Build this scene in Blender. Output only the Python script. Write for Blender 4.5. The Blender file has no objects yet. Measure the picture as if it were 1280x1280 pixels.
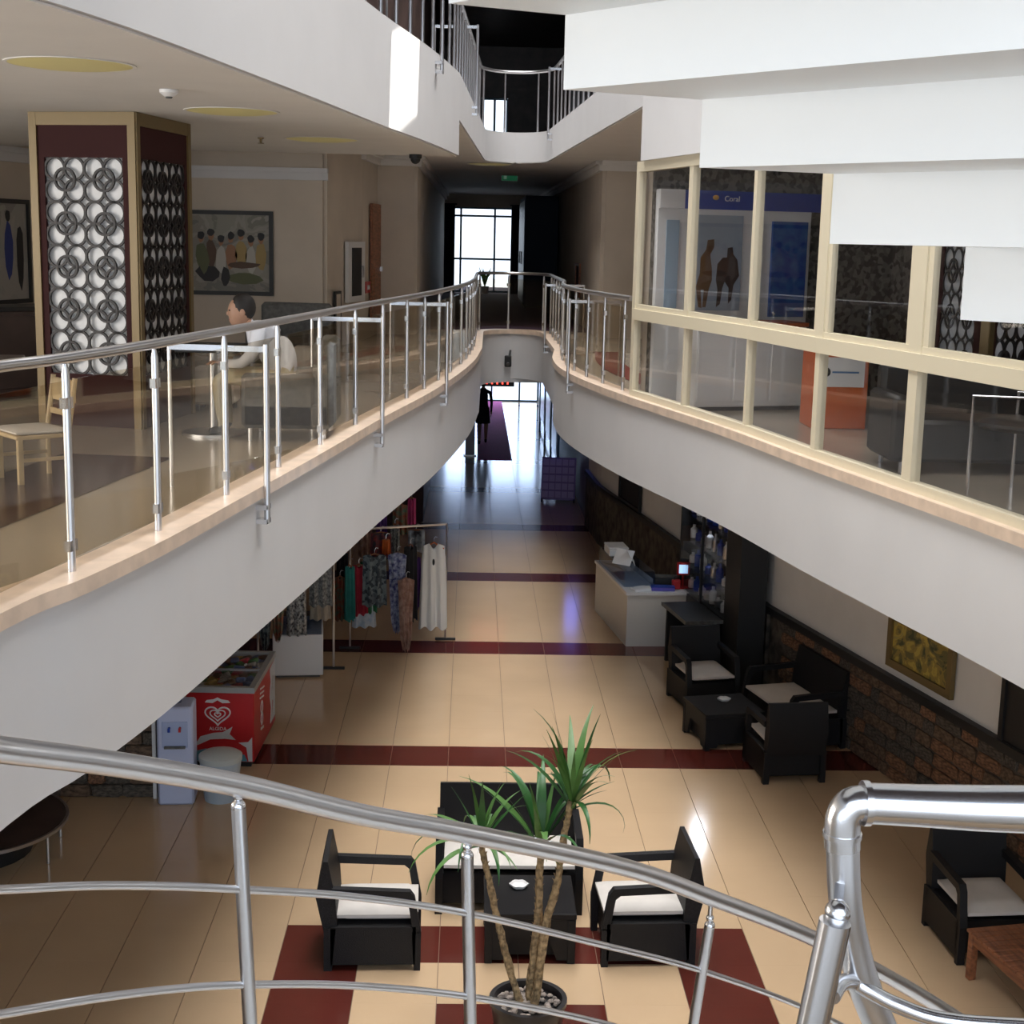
import bpy, math, random
import numpy as np
from mathutils import Vector, Matrix
random.seed(7)
SC = bpy.context.scene
COL = SC.collection
# ------------------------------------------------------------------ camera
F = 1832.0; H = 5.4
_n = np.array([-48., 340., F]); _n /= np.linalg.norm(_n)
_a = np.array([1, -.022, 0.]); _X = _a-(_a@_n)*_n; _X /= np.linalg.norm(_X)
_Z = np.cross(_X, _n); _Z *= np.sign(_Z[1])
def ray(px, py):
    v = np.array([px-640, 640-py, F]); return np.array([_X@v, _n@v, _Z@v])
def atz(px, py, z):
    r = ray(px, py); t = (z-H)/r[2]; return Vector((t*r[0], t*r[1], z))
def aty(px, py, y):
    r = ray(px, py); t = y/r[1]; return Vector((t*r[0], y, H+t*r[2]))
def proj(p):
    d = np.array([p[0], p[1], p[2]-H]); c = _X*d[0]+_n*d[1]+_Z*d[2]
    return 640+F*c[0]/c[2], 640-F*c[1]/c[2]
cam = bpy.data.objects.new('camera', bpy.data.cameras.new('camera')); COL.objects.link(cam)
Rm = Matrix(((_X[0], _X[1], -_X[2]), (_n[0], _n[1], -_n[2]), (_Z[0], _Z[1], -_Z[2])))
cam.matrix_world = Matrix.Translation((0, 0, H)) @ Rm.to_4x4()
cam.data.sensor_width = 36; cam.data.sensor_fit = 'HORIZONTAL'; cam.data.lens = F/1280*36
cam.data.clip_start = .05; cam.data.clip_end = 300
SC.camera = cam
# ------------------------------------------------------------------ light
w = bpy.data.worlds.new('world'); SC.world = w; w.use_nodes = True
bg = w.node_tree.nodes['Background']; bg.inputs[0].default_value = (.74, .86, 1, 1); bg.inputs[1].default_value = 3.2
def area(name, loc, rot, sx, sy, power, col):
    l = bpy.data.lights.new(name, 'AREA'); l.shape = 'RECTANGLE'; l.size = sx; l.size_y = sy
    l.energy = power; l.color = col
    o = bpy.data.objects.new(name, l); COL.objects.link(o); o.location = loc; o.rotation_euler = rot; return o
sk = area('skylight_daylight', (.4, 15.8, 10.25), (0, 0, 0), 3.2, 20.4, 1400, (1, .985, .97)); sk.data.spread = math.radians(110)
area('facade_daylight', (.5, -4.0, 6.0), (math.radians(90), 0, 0), 12, 8, 320, (.97, .98, 1))
area('cafe_gallery_fill', (-8.8, 9.5, 5.3), (0, math.radians(-90), 0), 2.0, 14, 1200, (1, .98, .95))  # unseen fill, added to brighten the left gallery's walls and ceiling
area('entrance_daylight', (.7, 50.6, 1.5), (math.radians(-90), 0, 0), 3.2, 2.8, 190, (.42, .60, 1))
area('office_fill', (6.9, 8.5, 5.4), (0, math.radians(90), 0), 1.4, 5, 110, (1, .98, .96))  # added fill out of view, lifts the office interior
sun = bpy.data.objects.new('sun', bpy.data.lights.new('sun', 'SUN')); COL.objects.link(sun)
sun.data.energy = 14; sun.data.angle = .009; sun.data.color = (1, .96, .88)
SUN = Vector((-.52, -.10, -.85)).normalized()
sun.rotation_euler = SUN.to_track_quat('-Z', 'Y').to_euler()
SC.view_settings.view_transform = 'Standard'; SC.view_settings.look = 'None'
SC.view_settings.exposure = -0.58; SC.view_settings.gamma = 1
SC.view_settings.use_curve_mapping = False
# ------------------------------------------------------------------ materials
def mat(name, col, rough=.5, metal=0, var=0, scale=8, bump=0, bscale=40, emit=None, es=0, spec=.5, kind='noise', stretch=(1, 1, 1), col2=None, coat=0, pos=False):
    m = bpy.data.materials.new(name); m.use_nodes = True; nt = m.node_tree; b = nt.nodes['Principled BSDF']
    c = (*col, 1) if len(col) == 3 else col
    b.inputs['Base Color'].default_value = c; b.inputs['Roughness'].default_value = rough
    b.inputs['Metallic'].default_value = metal; b.inputs['Specular IOR Level'].default_value = spec
    b.inputs['Coat Weight'].default_value = coat; b.inputs['Coat Roughness'].default_value = .05
    if emit: b.inputs['Emission Color'].default_value = (*emit, 1); b.inputs['Emission Strength'].default_value = es
    if var or bump or col2:
        tc = nt.nodes.new('ShaderNodeTexCoord'); mp = nt.nodes.new('ShaderNodeMapping'); mp.inputs['Scale'].default_value = stretch
        if pos: nt.links.new(nt.nodes.new('ShaderNodeNewGeometry').outputs['Position'], mp.inputs[0])
        else: nt.links.new(tc.outputs['Object'], mp.inputs[0])
        def tex(s):
            if kind == 'voronoi':
                t = nt.nodes.new('ShaderNodeTexVoronoi'); t.inputs['Scale'].default_value = s; out = t.outputs['Color']
            elif kind == 'wave':
                t = nt.nodes.new('ShaderNodeTexWave'); t.inputs['Scale'].default_value = s; t.inputs['Distortion'].default_value = 2; out = t.outputs['Fac']
            else:
                t = nt.nodes.new('ShaderNodeTexNoise'); t.inputs['Scale'].default_value = s; t.inputs['Detail'].default_value = 6; out = t.outputs['Fac']
            nt.links.new(mp.outputs[0], t.inputs['Vector']); return out
        if var or col2:
            r = nt.nodes.new('ShaderNodeValToRGB'); nt.links.new(tex(scale), r.inputs[0])
            lo = [max(0, x*(1-var)) for x in c[:3]]; hi = [min(1, x*(1+var)) for x in c[:3]]
            if col2: lo, hi = c[:3], col2
            r.color_ramp.elements[0].position = .35; r.color_ramp.elements[1].position = .65
            r.color_ramp.elements[0].color = (*lo, 1); r.color_ramp.elements[1].color = (*hi, 1)
            nt.links.new(r.outputs[0], b.inputs['Base Color'])
        if bump:
            bp = nt.nodes.new('ShaderNodeBump'); bp.inputs['Strength'].default_value = bump; bp.inputs['Distance'].default_value = .02
            nt.links.new(tex(bscale), bp.inputs['Height']); nt.links.new(bp.outputs[0], b.inputs['Normal'])
    return m
def glass(name, tint=(1, 1, 1), refl=1.45, clear=.96):
    m = bpy.data.materials.new(name); m.use_nodes = True; nt = m.node_tree; nt.nodes.clear()
    o = nt.nodes.new('ShaderNodeOutputMaterial'); mx = nt.nodes.new('ShaderNodeMixShader'); t = nt.nodes.new('ShaderNodeBsdfTransparent')
    g = nt.nodes.new('ShaderNodeBsdfGlossy'); lw = nt.nodes.new('ShaderNodeLayerWeight'); lw.inputs[0].default_value = .5
    pw = nt.nodes.new('ShaderNodeMath'); pw.operation = 'POWER'; pw.inputs[1].default_value = 4
    ma = nt.nodes.new('ShaderNodeMath'); ma.operation = 'MULTIPLY_ADD'; ma.inputs[1].default_value = .5; ma.inputs[2].default_value = (refl-1)*.07
    t.inputs[0].default_value = (tint[0]*clear, tint[1]*clear, tint[2]*clear, 1); g.inputs['Roughness'].default_value = .02
    nt.links.new(lw.outputs['Facing'], pw.inputs[0]); nt.links.new(pw.outputs[0], ma.inputs[0]); nt.links.new(ma.outputs[0], mx.inputs[0])
    nt.links.new(t.outputs[0], mx.inputs[1]); nt.links.new(g.outputs[0], mx.inputs[2]); nt.links.new(mx.outputs[0], o.inputs[0])
    return m
M = {}
M['plaster'] = mat('white_plaster', (.64, .635, .64), .55, var=.02, scale=1.5)
M['stairwhite'] = mat('stair_white', (.90, .91, .90), .6, var=.01, scale=2)
M['wallbeige'] = mat('beige_paint', (.58, .505, .42), .7, var=.04, scale=2)
M['wallgrey'] = mat('grey_white_paint', (.76, .74, .71), .7, var=.03, scale=2)
M['ceil'] = mat('ceiling_paint', (.74, .72, .69), .8, var=.02, scale=2)
M['darkwall'] = mat('dark_brown_and_shade', (.055, .035, .03), .45, var=.3, scale=3)  # brown, darkened so the upper storey's shade sits in the colour
M['black'] = mat('black_matte', (.012, .012, .013), .5)
M['tile'] = mat('tan_floor_tile', (.60, .43, .27), .13, var=.05, scale=.7, spec=.5, pos=True)
M['tilebrown'] = mat('brown_floor_tile', (.105, .022, .016), .12, var=.12, scale=1, pos=True)
M['grout'] = mat('grout', (.20, .13, .08), .7)
M['galfloor'] = mat('gallery_tile', (.40, .34, .27), .18, var=.12, scale=.6)
M['galbrown'] = mat('gallery_brown_tile', (.075, .045, .04), .2)
M['marble'] = mat('pink_beige_marble', (.70, .55, .43), .3, var=.10, scale=7)
M['chrome'] = mat('brushed_steel', (.66, .66, .68), .30, 1)
M['chromeb'] = mat('polished_steel', (.72, .72, .74), .22, 1)
M['cream'] = mat('cream_aluminium', (.66, .59, .44), .4)
M['gold'] = mat('gold_moulding', (.17, .115, .042), .4, .2)
M['maroon'] = mat('maroon_panel', (.04, .010, .010), .7, spec=.2)
M['ringdark'] = mat('lattice_dark', (.012, .008, .008), .5)
M['whitepanel'] = mat('white_panel', (.84, .84, .84), .5)
M['wicker'] = mat('charcoal_wicker', (.010, .0095, .011), .5, spec=.3, var=.3, scale=60, bump=.35, bscale=140, kind='wave')
M['cushion'] = mat('off_white_cushion', (.66, .62, .58), .85, var=.04, scale=6)
M['stone'] = mat('brown_slate', (.13, .082, .052), .75, var=.6, scale=5, bump=.4, bscale=14)
M['stone2'] = mat('rust_slate', (.20, .10, .055), .75, var=.6, scale=6, bump=.4, bscale=14)
M['stone3'] = mat('grey_slate', (.085, .070, .055), .75, var=.6, scale=6, bump=.4, bscale=14)
M['officestone'] = mat('dark_stone_cladding', (.06, .055, .05), .8, scale=22, bump=.6, bscale=22, kind='voronoi', col2=(.20, .185, .17))
M['glass'] = glass('clear_glass', (1, 1, 1), 1.35)
M['railglass'] = glass('bronze_tinted_glass', (.95, .91, .84), 1.3)
M['lampwarm'] = mat('lamp_dish', (.62, .55, .25), .5, emit=(1, .85, .35), es=.10)
M['wood'] = mat('teak', (.27, .10, .045), .45, var=.35, scale=4, stretch=(1, 8, 8))
M['woodlight'] = mat('pale_wood', (.50, .38, .22), .5, var=.15, scale=5)
M['redp'] = mat('red_panel', (.50, .016, .02), .35)
M['white'] = mat('white_gloss', (.80, .80, .80), .3)
M['bluewhite'] = mat('cool_white_plastic', (.52, .58, .80), .4)
M['blue'] = mat('blue_panel', (.01, .05, .36), .45)
M['orange'] = mat('orange_laminate', (.62, .13, .03), .4)
M['leaf'] = mat('yucca_leaf', (.022, .10, .02), .4, var=.5, scale=4)
M['leaf2'] = mat('pale_yucca_leaf', (.08, .19, .04), .45, var=.4, scale=4)
M['bark'] = mat('yucca_bark', (.33, .23, .12), .9, var=.5, scale=30, bump=.8, bscale=40)
M['magenta'] = mat('magenta_carpet', (.60, .05, .28), .9, var=.15, scale=30)
M['purplecarpet'] = mat('purple_carpet', (.07, .035, .06), .9, var=.15, scale=20)
M['skin'] = mat('skin', (.42, .24, .16), .55)
M['hair'] = mat('dark_hair', (.012, .009, .008), .6)
M['shirt'] = mat('white_shirt', (.68, .69, .74), .8)
M['khaki'] = mat('khaki_cloth', (.42, .37, .25), .85)
M['curtain'] = mat('navy_curtain', (.02, .03, .055), .8)
M['purpleboard'] = mat('purple_board', (.22, .13, .40), .4)
M['grey'] = mat('grey_upholstery', (.13, .13, .125), .85, var=.2, scale=20)
M['clearplastic'] = glass('blue_clear_plastic', (.72, .80, .92), 1.4, .85)
# ------------------------------------------------------------------ helpers
class MB:
    def __init__(s): s.v = []; s.f = []
    def add(s, vs, fs, mtx=None):
        b = len(s.v)
        s.v += [tuple(mtx @ Vector(p)) if mtx else tuple(p) for p in vs]
        s.f += [tuple(b+i for i in f) for f in fs]; return s
    def box(s, x0, x1, y0, y1, z0, z1, mtx=None):
        vs = [(x0, y0, z0), (x1, y0, z0), (x1, y1, z0), (x0, y1, z0), (x0, y0, z1), (x1, y0, z1), (x1, y1, z1), (x0, y1, z1)]
        return s.add(vs, [(0, 3, 2, 1), (4, 5, 6, 7), (0, 1, 5, 4), (1, 2, 6, 5), (2, 3, 7, 6), (3, 0, 4, 7)], mtx)
    def bbox(s, x0, x1, y0, y1, z0, z1, b, mtx=None):   # chamfered box
        vs = []; 
        for sx in (0, 1):
            for sy in (0, 1):
                for sz in (0, 1):
                    X = (x0, x1)[sx]; Y = (y0, y1)[sy]; Z = (z0, z1)[sz]
                    ix = b if sx == 0 else -b; iy = b if sy == 0 else -b; iz = b if sz == 0 else -b
                    vs += [(X, Y+iy, Z+iz), (X+ix, Y, Z+iz), (X+ix, Y+iy, Z)]
        def I(sx, sy, sz, k): return (sx*4+sy*2+sz)*3+k
        fs = []
        for sx in (0, 1): fs.append(tuple(I(sx, *q, 0) for q in ((0, 0), (1, 0), (1, 1), (0, 1))))
        for sy in (0, 1): fs.append(tuple(I(q[0], sy, q[1], 1) for q in ((0, 0), (1, 0), (1, 1), (0, 1))))
        for sz in (0, 1): fs.append(tuple(I(q[0], q[1], sz, 2) for q in ((0, 0), (1, 0), (1, 1), (0, 1))))
        for sy in (0, 1):
            for sz in (0, 1): fs.append((I(0, sy, sz, 1), I(1, sy, sz, 1), I(1, sy, sz, 2), I(0, sy, sz, 2)))
        for sx in (0, 1):
            for sz in (0, 1): fs.append((I(sx, 0, sz, 0), I(sx, 1, sz, 0), I(sx, 1, sz, 2), I(sx, 0, sz, 2)))
        for sx in (0, 1):
            for sy in (0, 1): fs.append((I(sx, sy, 0, 0), I(sx, sy, 1, 0), I(sx, sy, 1, 1), I(sx, sy, 0, 1)))
        for sx in (0, 1):
            for sy in (0, 1):
                for sz in (0, 1): fs.append(tuple(I(sx, sy, sz, k) for k in range(3)))
        return s.add(vs, fs, mtx)
    def prism(s, poly, z0, z1, mtx=None):      # poly in xy
        n = len(poly); vs = [(p[0], p[1], z0) for p in poly]+[(p[0], p[1], z1) for p in poly]
        fs = [tuple(range(n))[::-1], tuple(range(n, 2*n))]+[(i, (i+1) % n, n+(i+1) % n, n+i) for i in range(n)]
        return s.add(vs, fs, mtx)
    def tube(s, pts, r, k=10, cap=True):
        pts = [Vector(p) for p in pts]; n = len(pts); rs = r if isinstance(r, (list, tuple)) else [r]*n
        vs = []; prev = None
        for i, p in enumerate(pts):
            t = (pts[min(i+1, n-1)]-pts[max(i-1, 0)]).normalized()
            if prev is None: u = t.orthogonal().normalized()
            else: u = (prev-t*prev.dot(t)).normalized()
            prev = u; v = t.cross(u)
            vs += [p+(u*math.cos(2*math.pi*j/k)+v*math.sin(2*math.pi*j/k))*rs[i] for j in range(k)]
        fs = [(i*k+j, i*k+(j+1) % k, (i+1)*k+(j+1) % k, (i+1)*k+j) for i in range(n-1) for j in range(k)]
        if cap: fs += [tuple(range(k))[::-1], tuple(range((n-1)*k, n*k))]
        return s.add(vs, fs)
    def bar(s, a, b, wx, wz):                   # rectangular bar from a to b
        a = Vector(a); b = Vector(b); t = (b-a); L = t.length; q = t.to_track_quat('Y', 'Z')
        return s.box(-wx/2, wx/2, 0, L, -wz/2, wz/2, Matrix.Translation(a) @ q.to_matrix().to_4x4())
    def lathe(s, prof, k=24, mtx=None):
        vs = [(r*math.cos(2*math.pi*j/k), r*math.sin(2*math.pi*j/k), z) for r, z in prof for j in range(k)]; n = len(prof)
        fs = [(i*k+j, i*k+(j+1) % k, (i+1)*k+(j+1) % k, (i+1)*k+j) for i in range(n-1) for j in range(k)]
        fs += [tuple(range(k))[::-1], tuple(range((n-1)*k, n*k))]
        return s.add(vs, fs, mtx)
    def ball(s, c, rx, ry=None, rz=None, k=14, m=9):
        ry = ry or rx; rz = rz or rx
        pr = [(math.sin(math.pi*i/m), -math.cos(math.pi*i/m)) for i in range(m+1)]
        pr[0] = (.02, -1); pr[-1] = (.02, 1)
        return s.lathe(pr, k, Matrix.Translation(c) @ Matrix.Diagonal((rx, ry, rz, 1)))
    def ring(s, R, r0, th, k=20, mtx=None):     # flat ring in xz plane, depth along y
        vs = []
        for (rr, y) in ((R+r0, -th/2), (R-r0, -th/2), (R-r0, th/2), (R+r0, th/2)):
            vs += [(rr*math.cos(2*math.pi*j/k), y, rr*math.sin(2*math.pi*j/k)) for j in range(k)]
        fs = [(a*k+j, a*k+(j+1) % k, ((a+1) % 4)*k+(j+1) % k, ((a+1) % 4)*k+j) for a in range(4) for j in range(k)]
        return s.add(vs, fs, mtx)
    def mesh(s, name, m, smooth=True):
        me = bpy.data.meshes.new(name); me.from_pydata(s.v, [], s.f); me.validate(); me.update()
        import bmesh
        bm = bmesh.new(); bm.from_mesh(me); bmesh.ops.recalc_face_normals(bm, faces=bm.faces); bm.to_mesh(me); bm.free()
        if smooth:
            me.shade_smooth(); me.set_sharp_from_angle(angle=math.radians(38))
        me.materials.append(M[m] if isinstance(m, str) else m); return me
    def build(s, name, m, parent=None, smooth=True):
        o = bpy.data.objects.new(name, s.mesh(name, m, smooth)); COL.objects.link(o); o.parent = parent; return o
def tag(o, label, cat, group=None):
    o['label'] = label; o['category'] = cat
    if group: o['group'] = group
    return o
def thing(name, label, cat, loc=(0, 0, 0), rz=0, group=None):
    o = bpy.data.objects.new(name, None); COL.objects.link(o); o.location = loc; o.rotation_euler = (0, 0, rz); o.empty_display_size = .1
    return tag(o, label, cat, group)
def struct(o): o['kind'] = 'structure'; return o
def linkobj(name, me, parent, loc=(0, 0, 0), mtx=None):
    o = bpy.data.objects.new(name, me); COL.objects.link(o); o.parent = parent
    if mtx is not None: o.matrix_local = mtx
    else: o.location = loc
    return o
def copy_tree(o, parent=None):
    c = o.copy(); COL.objects.link(c); c.parent = parent
    for ch in list(o.children): copy_tree(ch, c)
    return c
def face_rot(fx, fy): return math.atan2(fx, -fy)      # local front is -y
def catmull(P, n=6):
    P = [Vector(p) for p in P]; Q = [P[0]*2-P[1]]+P+[P[-1]*2-P[-2]]; out = []
    for i in range(1, len(Q)-2):
        a, b, c, d = Q[i-1:i+3]
        for k in range(n):
            t = k/n
            out.append(.5*((2*b)+(c-a)*t+(2*a-5*b+4*c-d)*t*t+(3*b-a-3*c+d)*t**3))
    out.append(P[-1]); return out
def offset(poly, d):       # offset polyline in xy to the left by d
    out = []
    for i, p in enumerate(poly):
        t = (poly[min(i+1, len(poly)-1)]-poly[max(i-1, 0)]); t = Vector((t.x, t.y, 0)).normalized()
        out.append(p+Vector((-t.y, t.x, 0))*d)
    return out
def onpx(curve, px, z=None):      # point of a polyline whose projection has that x
    for i in range(len(curve)-1):
        a, b = curve[i], curve[i+1]
        if a.y < .5: continue
        xa, xb = proj(a)[0], proj(b)[0]
        if (xa-px)*(xb-px) <= 0 and xa != xb: return a.lerp(b, (px-xa)/(xb-xa))
def tang(curve, p):
    i = min(range(len(curve)-1), key=lambda i: ((curve[i]+curve[i+1])/2-p).length)
    return (curve[i+1]-curve[i]).normalized()
# ------------------------------------------------------------------ plan of the void
Z1, Z1B, Z2B, Z2, Z2F = 3.85, 2.95, 6.33, 7.22, 6.72
LE = [Vector((-2.75, -3, Z1)), Vector((-2.5, 1.0, Z1)), Vector((-2.15, 4.0, Z1))]
LE += [atz(x, y, Z1) for x, y in ((0, 770), (100, 728), (200, 680), (300, 625), (400, 569), (475, 525), (544, 487.5), (587, 456), (600, 437))]
RE = [Vector((4.9, -3, Z1)), Vector((4.1, 2, Z1)), Vector((3.5, 5.2, Z1))]
RE += [atz(x, y, Z1) for x, y in ((1280, 672), (1120, 615), (1010, 576), (900, 535), (775, 494), (712, 468), (694, 452))]
RE += [Vector((1.22, 21.2, Z1))]
ENDC = Vector((.69, 25.0, Z1)); ER = .53
LE = catmull(LE, 5)+[ENDC+Vector((-ER*math.cos(a), ER*1.5*math.sin(a), 0)) for a in np.linspace(0, math.pi/2, 9)]
RE = catmull(RE, 5)+[ENDC+Vector((ER*math.cos(a), ER*1.5*math.sin(a), 0)) for a in np.linspace(0, math.pi/2, 9)]
YEND = ENDC.y+ER*1.5
def slab(name, edge, side, z0, z1, m, ymin=None, ymax=None, X=9):
    pts = [p for p in edge if (ymin is None or p.y >= ymin-1e-6) and (ymax is None or p.y <= ymax+1e-6)]
    mb = MB(); n = len(pts); xo = X*side
    vs = []
    for p in pts: vs += [(p.x, p.y, z0), (p.x, p.y, z1), (xo, p.y, z0), (xo, p.y, z1)]
    fs = []
    for i in range(n-1):
        a, b = 4*i, 4*i+4
        fs += [(a, b, b+1, a+1), (a+1, b+1, b+3, a+3), (a, a+2, b+2, b), (a+2, a+3, b+3, b+2)]
    fs += [(0, 1, 3, 2), (4*n-4, 4*n-2, 4*n-1, 4*n-3)]
    return mb.add(vs, fs).build(name, m)
def cut(edge, y):     # insert a vertex at y
    out = []
    for i, p in enumerate(edge):
        if i and (edge[i-1].y-y)*(p.y-y) < 0:
            q = edge[i-1]; out.append(q.lerp(p, (y-q.y)/(p.y-q.y)))
        out.append(p)
    return out
YS = 16.95
LE = cut(LE, YS); YR = onpx(RE, 790).y; RE = cut(RE, YR)
RE2 = [p for p in RE if p.y <= YR+1e-6]
LE2 = [p for p in LE if p.y <= YS+1e-6]
LE2 += [LE2[-1].lerp(ENDC-Vector((ER, 0, 0)), k/6) for k in range(1, 6)]+[p for p in LE if p.y >= ENDC.y-1e-6]
RE2 += [RE2[-1].lerp(ENDC+Vector((ER, 0, 0)), k/6) for k in range(1, 6)]+[p for p in RE if p.y >= ENDC.y-1e-6]
# ------------------------------------------------------------------ ground floor
fl = MB().box(-9, 9, -4, 50, -.3, -.012).build('floor', 'grout'); struct(fl)
TX, TY = .607, .605; X0, Y0 = .43, 14.56
def tile_brown(i, k):
    if k % 7 == 0 and not k == -7: return True
    if k == -7: return -3 <= i <= 2
    if k < -7 and k > -14:
        if i in (-3, 2): return True
        if k == -9 and i in (-1, 0): return True
    return False
cand = []; rest = {'tile': MB(), 'tilebrown': MB()}
tm = {}
for m in ('tile', 'tilebrown'):
    tm[m] = MB().box(-TX/2+.003, TX/2-.003, -TY/2+.0004, TY/2-.0004, -.012, 0).mesh('tile', m, False)
for k in range(-30, 59):
    for i in range(-16, 15):
        x = X0+(i+.5)*TX; y = Y0+(k+.5)*TY
        px, py = proj((x, y, 0)) if y > 1 else (-999, -999)
        vis = -30 < px < 1310 and 500 < py < 1310 and y > 8.5 and py > (1020-.77*px)*1.0-30
        cand.append((0 if vis else 1, y, i, k, x))
cand.sort(); nt = 0
for v, y, i, k, x in cand:
    m = 'tilebrown' if tile_brown(i, k) else 'tile'
    if v == 0 and nt < 290:
        linkobj('tile', tm[m], fl, (x, y, 0)); nt += 1
    else: rest[m].box(x-TX/2+.003, x+TX/2-.003, y-TY/2+.0004, y+TY/2-.0004, -.012, 0)
for m in rest:
    o = rest[m].build('tile_field', m, fl, False); o['kind'] = 'stuff'
# ------------------------------------------------------------------ slabs, fascias
s1l = struct(slab('floor_gallery_left', LE, -1, Z1B, Z1-.012, 'plaster'))
s1r = struct(slab('floor_gallery_right', RE, 1, 3.02, Z1-.012, 'plaster'))
s1f = struct(MB().box(-9, 9, YEND, 50, Z1B, Z1-.012).build('floor_gallery_far', 'plaster'))
for nm, e, sd, par in (('left', LE, -1, s1l), ('right', RE, 1, s1r)):
    slab('tile_finish', [Vector((p.x+sd*.2, p.y, 0)) for p in e], sd, Z1-.012, Z1, 'galfloor').parent = par
o = MB().box(-9, 9, YEND, 50, Z1-.012, Z1).build('carpet_finish', 'purplecarpet', s1f)
# dark bands in the gallery floor
band = offset(LE, .95); b2 = offset(LE, 1.75)
mb = MB(); pts = [(p, q) for p, q in zip(band, b2) if 3 < p.y < 10.6]
mb.add([(p.x, p.y, Z1+.004) for p, q in pts]+[(q.x, q.y, Z1+.004) for p, q in pts], [(i, i+1, len(pts)+i+1, len(pts)+i) for i in range(len(pts)-1)])
struct(mb.build('trim_1', 'galbrown'))
band = offset(RE, -.55); b2 = offset(RE, -.9)
mb = MB(); pts = [(p, q) for p, q in zip(band, b2) if YR < p.y < 23]
mb.add([(p.x, p.y, Z1+.004) for p, q in pts]+[(q.x, q.y, Z1+.004) for p, q in pts], [(i, i+1, len(pts)+i+1, len(pts)+i) for i in range(len(pts)-1)])
struct(mb.build('trim_2', mat('red_brown_band', (.16, .025, .02), .3)))
def strip(name, curve, o0, o1, z0, z1, m):
    a = offset(curve, o0); b = offset(curve, o1); n = len(curve)
    vs = [];
    for p, q in zip(a, b): vs += [(p.x, p.y, z0), (p.x, p.y, z1), (q.x, q.y, z0), (q.x, q.y, z1)]
    fs = []
    for i in range(n-1):
        s, e = 4*i, 4*i+4
        fs += [(s, e, e+1, s+1), (s+1, e+1, e+3, s+3), (s, s+2, e+2, e), (s+2, s+3, e+3, e+2)]
    fs += [(0, 1, 3, 2), (4*n-4, 4*n-2, 4*n-1, 4*n-3)]
    return MB().add(vs, fs).build(name, m)
cop = LE+RE[::-1][1:]
struct(strip('trim_3', cop, -.03, .2, Z1-.05, Z1+.025, 'marble'))
# second floor slabs
def up(e): return [Vector((p.x, p.y, Z2)) for p in e]
struct(slab('ceiling_gallery_left', LE, -1, Z2B, Z2, 'plaster', ymax=YS))
struct(slab('ceiling_gallery_far_left', LE2, -1, Z2F, Z2, 'plaster', ymin=YS))
struct(slab('ceiling_gallery_right', RE, 1, 6.2, Z2, 'plaster', ymax=YR))
struct(slab('ceiling_gallery_far_right', RE2, 1, Z2F, Z2, 'plaster', ymin=YR))
struct(MB().box(-9, 9, YEND, 50, Z2F, Z2).build('ceiling_corridor', 'ceil'))
# ceiling finish under left slab
struct(slab('ceiling', [Vector((p.x-.03, p.y, 0)) for p in LE], -1, Z2B-.012, Z2B-.002, 'ceil', ymax=YS))
struct(slab('ceiling_far_finish_left', [Vector((p.x-.02, p.y, 0)) for p in LE2], -1, Z2F-.012, Z2F-.002, 'ceil', ymin=YS))
struct(slab('ceiling_far_finish_right', [Vector((p.x+.02, p.y, 0)) for p in RE2], 1, Z2F-.012, Z2F-.002, 'ceil', ymin=YR))
def polywall(name, pts, z0, z1, m, th=.12):
    mb = MB()
    for (x0, y0), (x1, y1) in zip(pts[:-1], pts[1:]):
        mb.bar((x0, y0, (z0+z1)/2), (x1, y1, (z0+z1)/2), th, z1-z0)
    return struct(mb.build(name, m, None, False))
# outer shell
struct(MB().box(-9.2, -9, -4, 50, -.3, 10.4).build('wall_left_outer', 'wallbeige'))
struct(MB().box(9, 9.2, -4, 50, -.3, 10.4).build('wall_right_outer', 'wallbeige'))
# roof with one narrow skylight slot that lets a streak of sun in
tgt = onpx(LE, 503); tgt.z = 6.78
hole = tgt - SUN*((10.4-tgt.z)/(-SUN.z))
rf = MB(); hx0, hx1, hy0, hy1 = hole.x-.3, hole.x+.3, hole.y-.6, hole.y+.6
rf.box(-9.2, hx0, -4, 50, 10.4, 10.5); rf.box(hx1, 9.2, -4, 50, 10.4, 10.5); rf.box(hx0, hx1, -4, hy0, 10.4, 10.5); rf.box(hx0, hx1, hy1, 50, 10.4, 10.5)
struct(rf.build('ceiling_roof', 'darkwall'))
# walls, ground floor
RW = [(6.3, 6.5), (4.96, 12.3), (3.78, 17.36), (2.45, 26.2), (2.36, 28.0)]
polywall('wall_right_ground', RW, 0, 3.05, 'wallgrey')
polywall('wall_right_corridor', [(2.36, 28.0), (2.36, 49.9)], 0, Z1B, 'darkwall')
polywall('wall_left_ground', [(-7.5, 2), (-6.2, 12), (-4.6, 18), (-3.0, 24), (-.95, 28), (-.9, 49.9)], 0, Z1B, 'darkwall')
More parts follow.
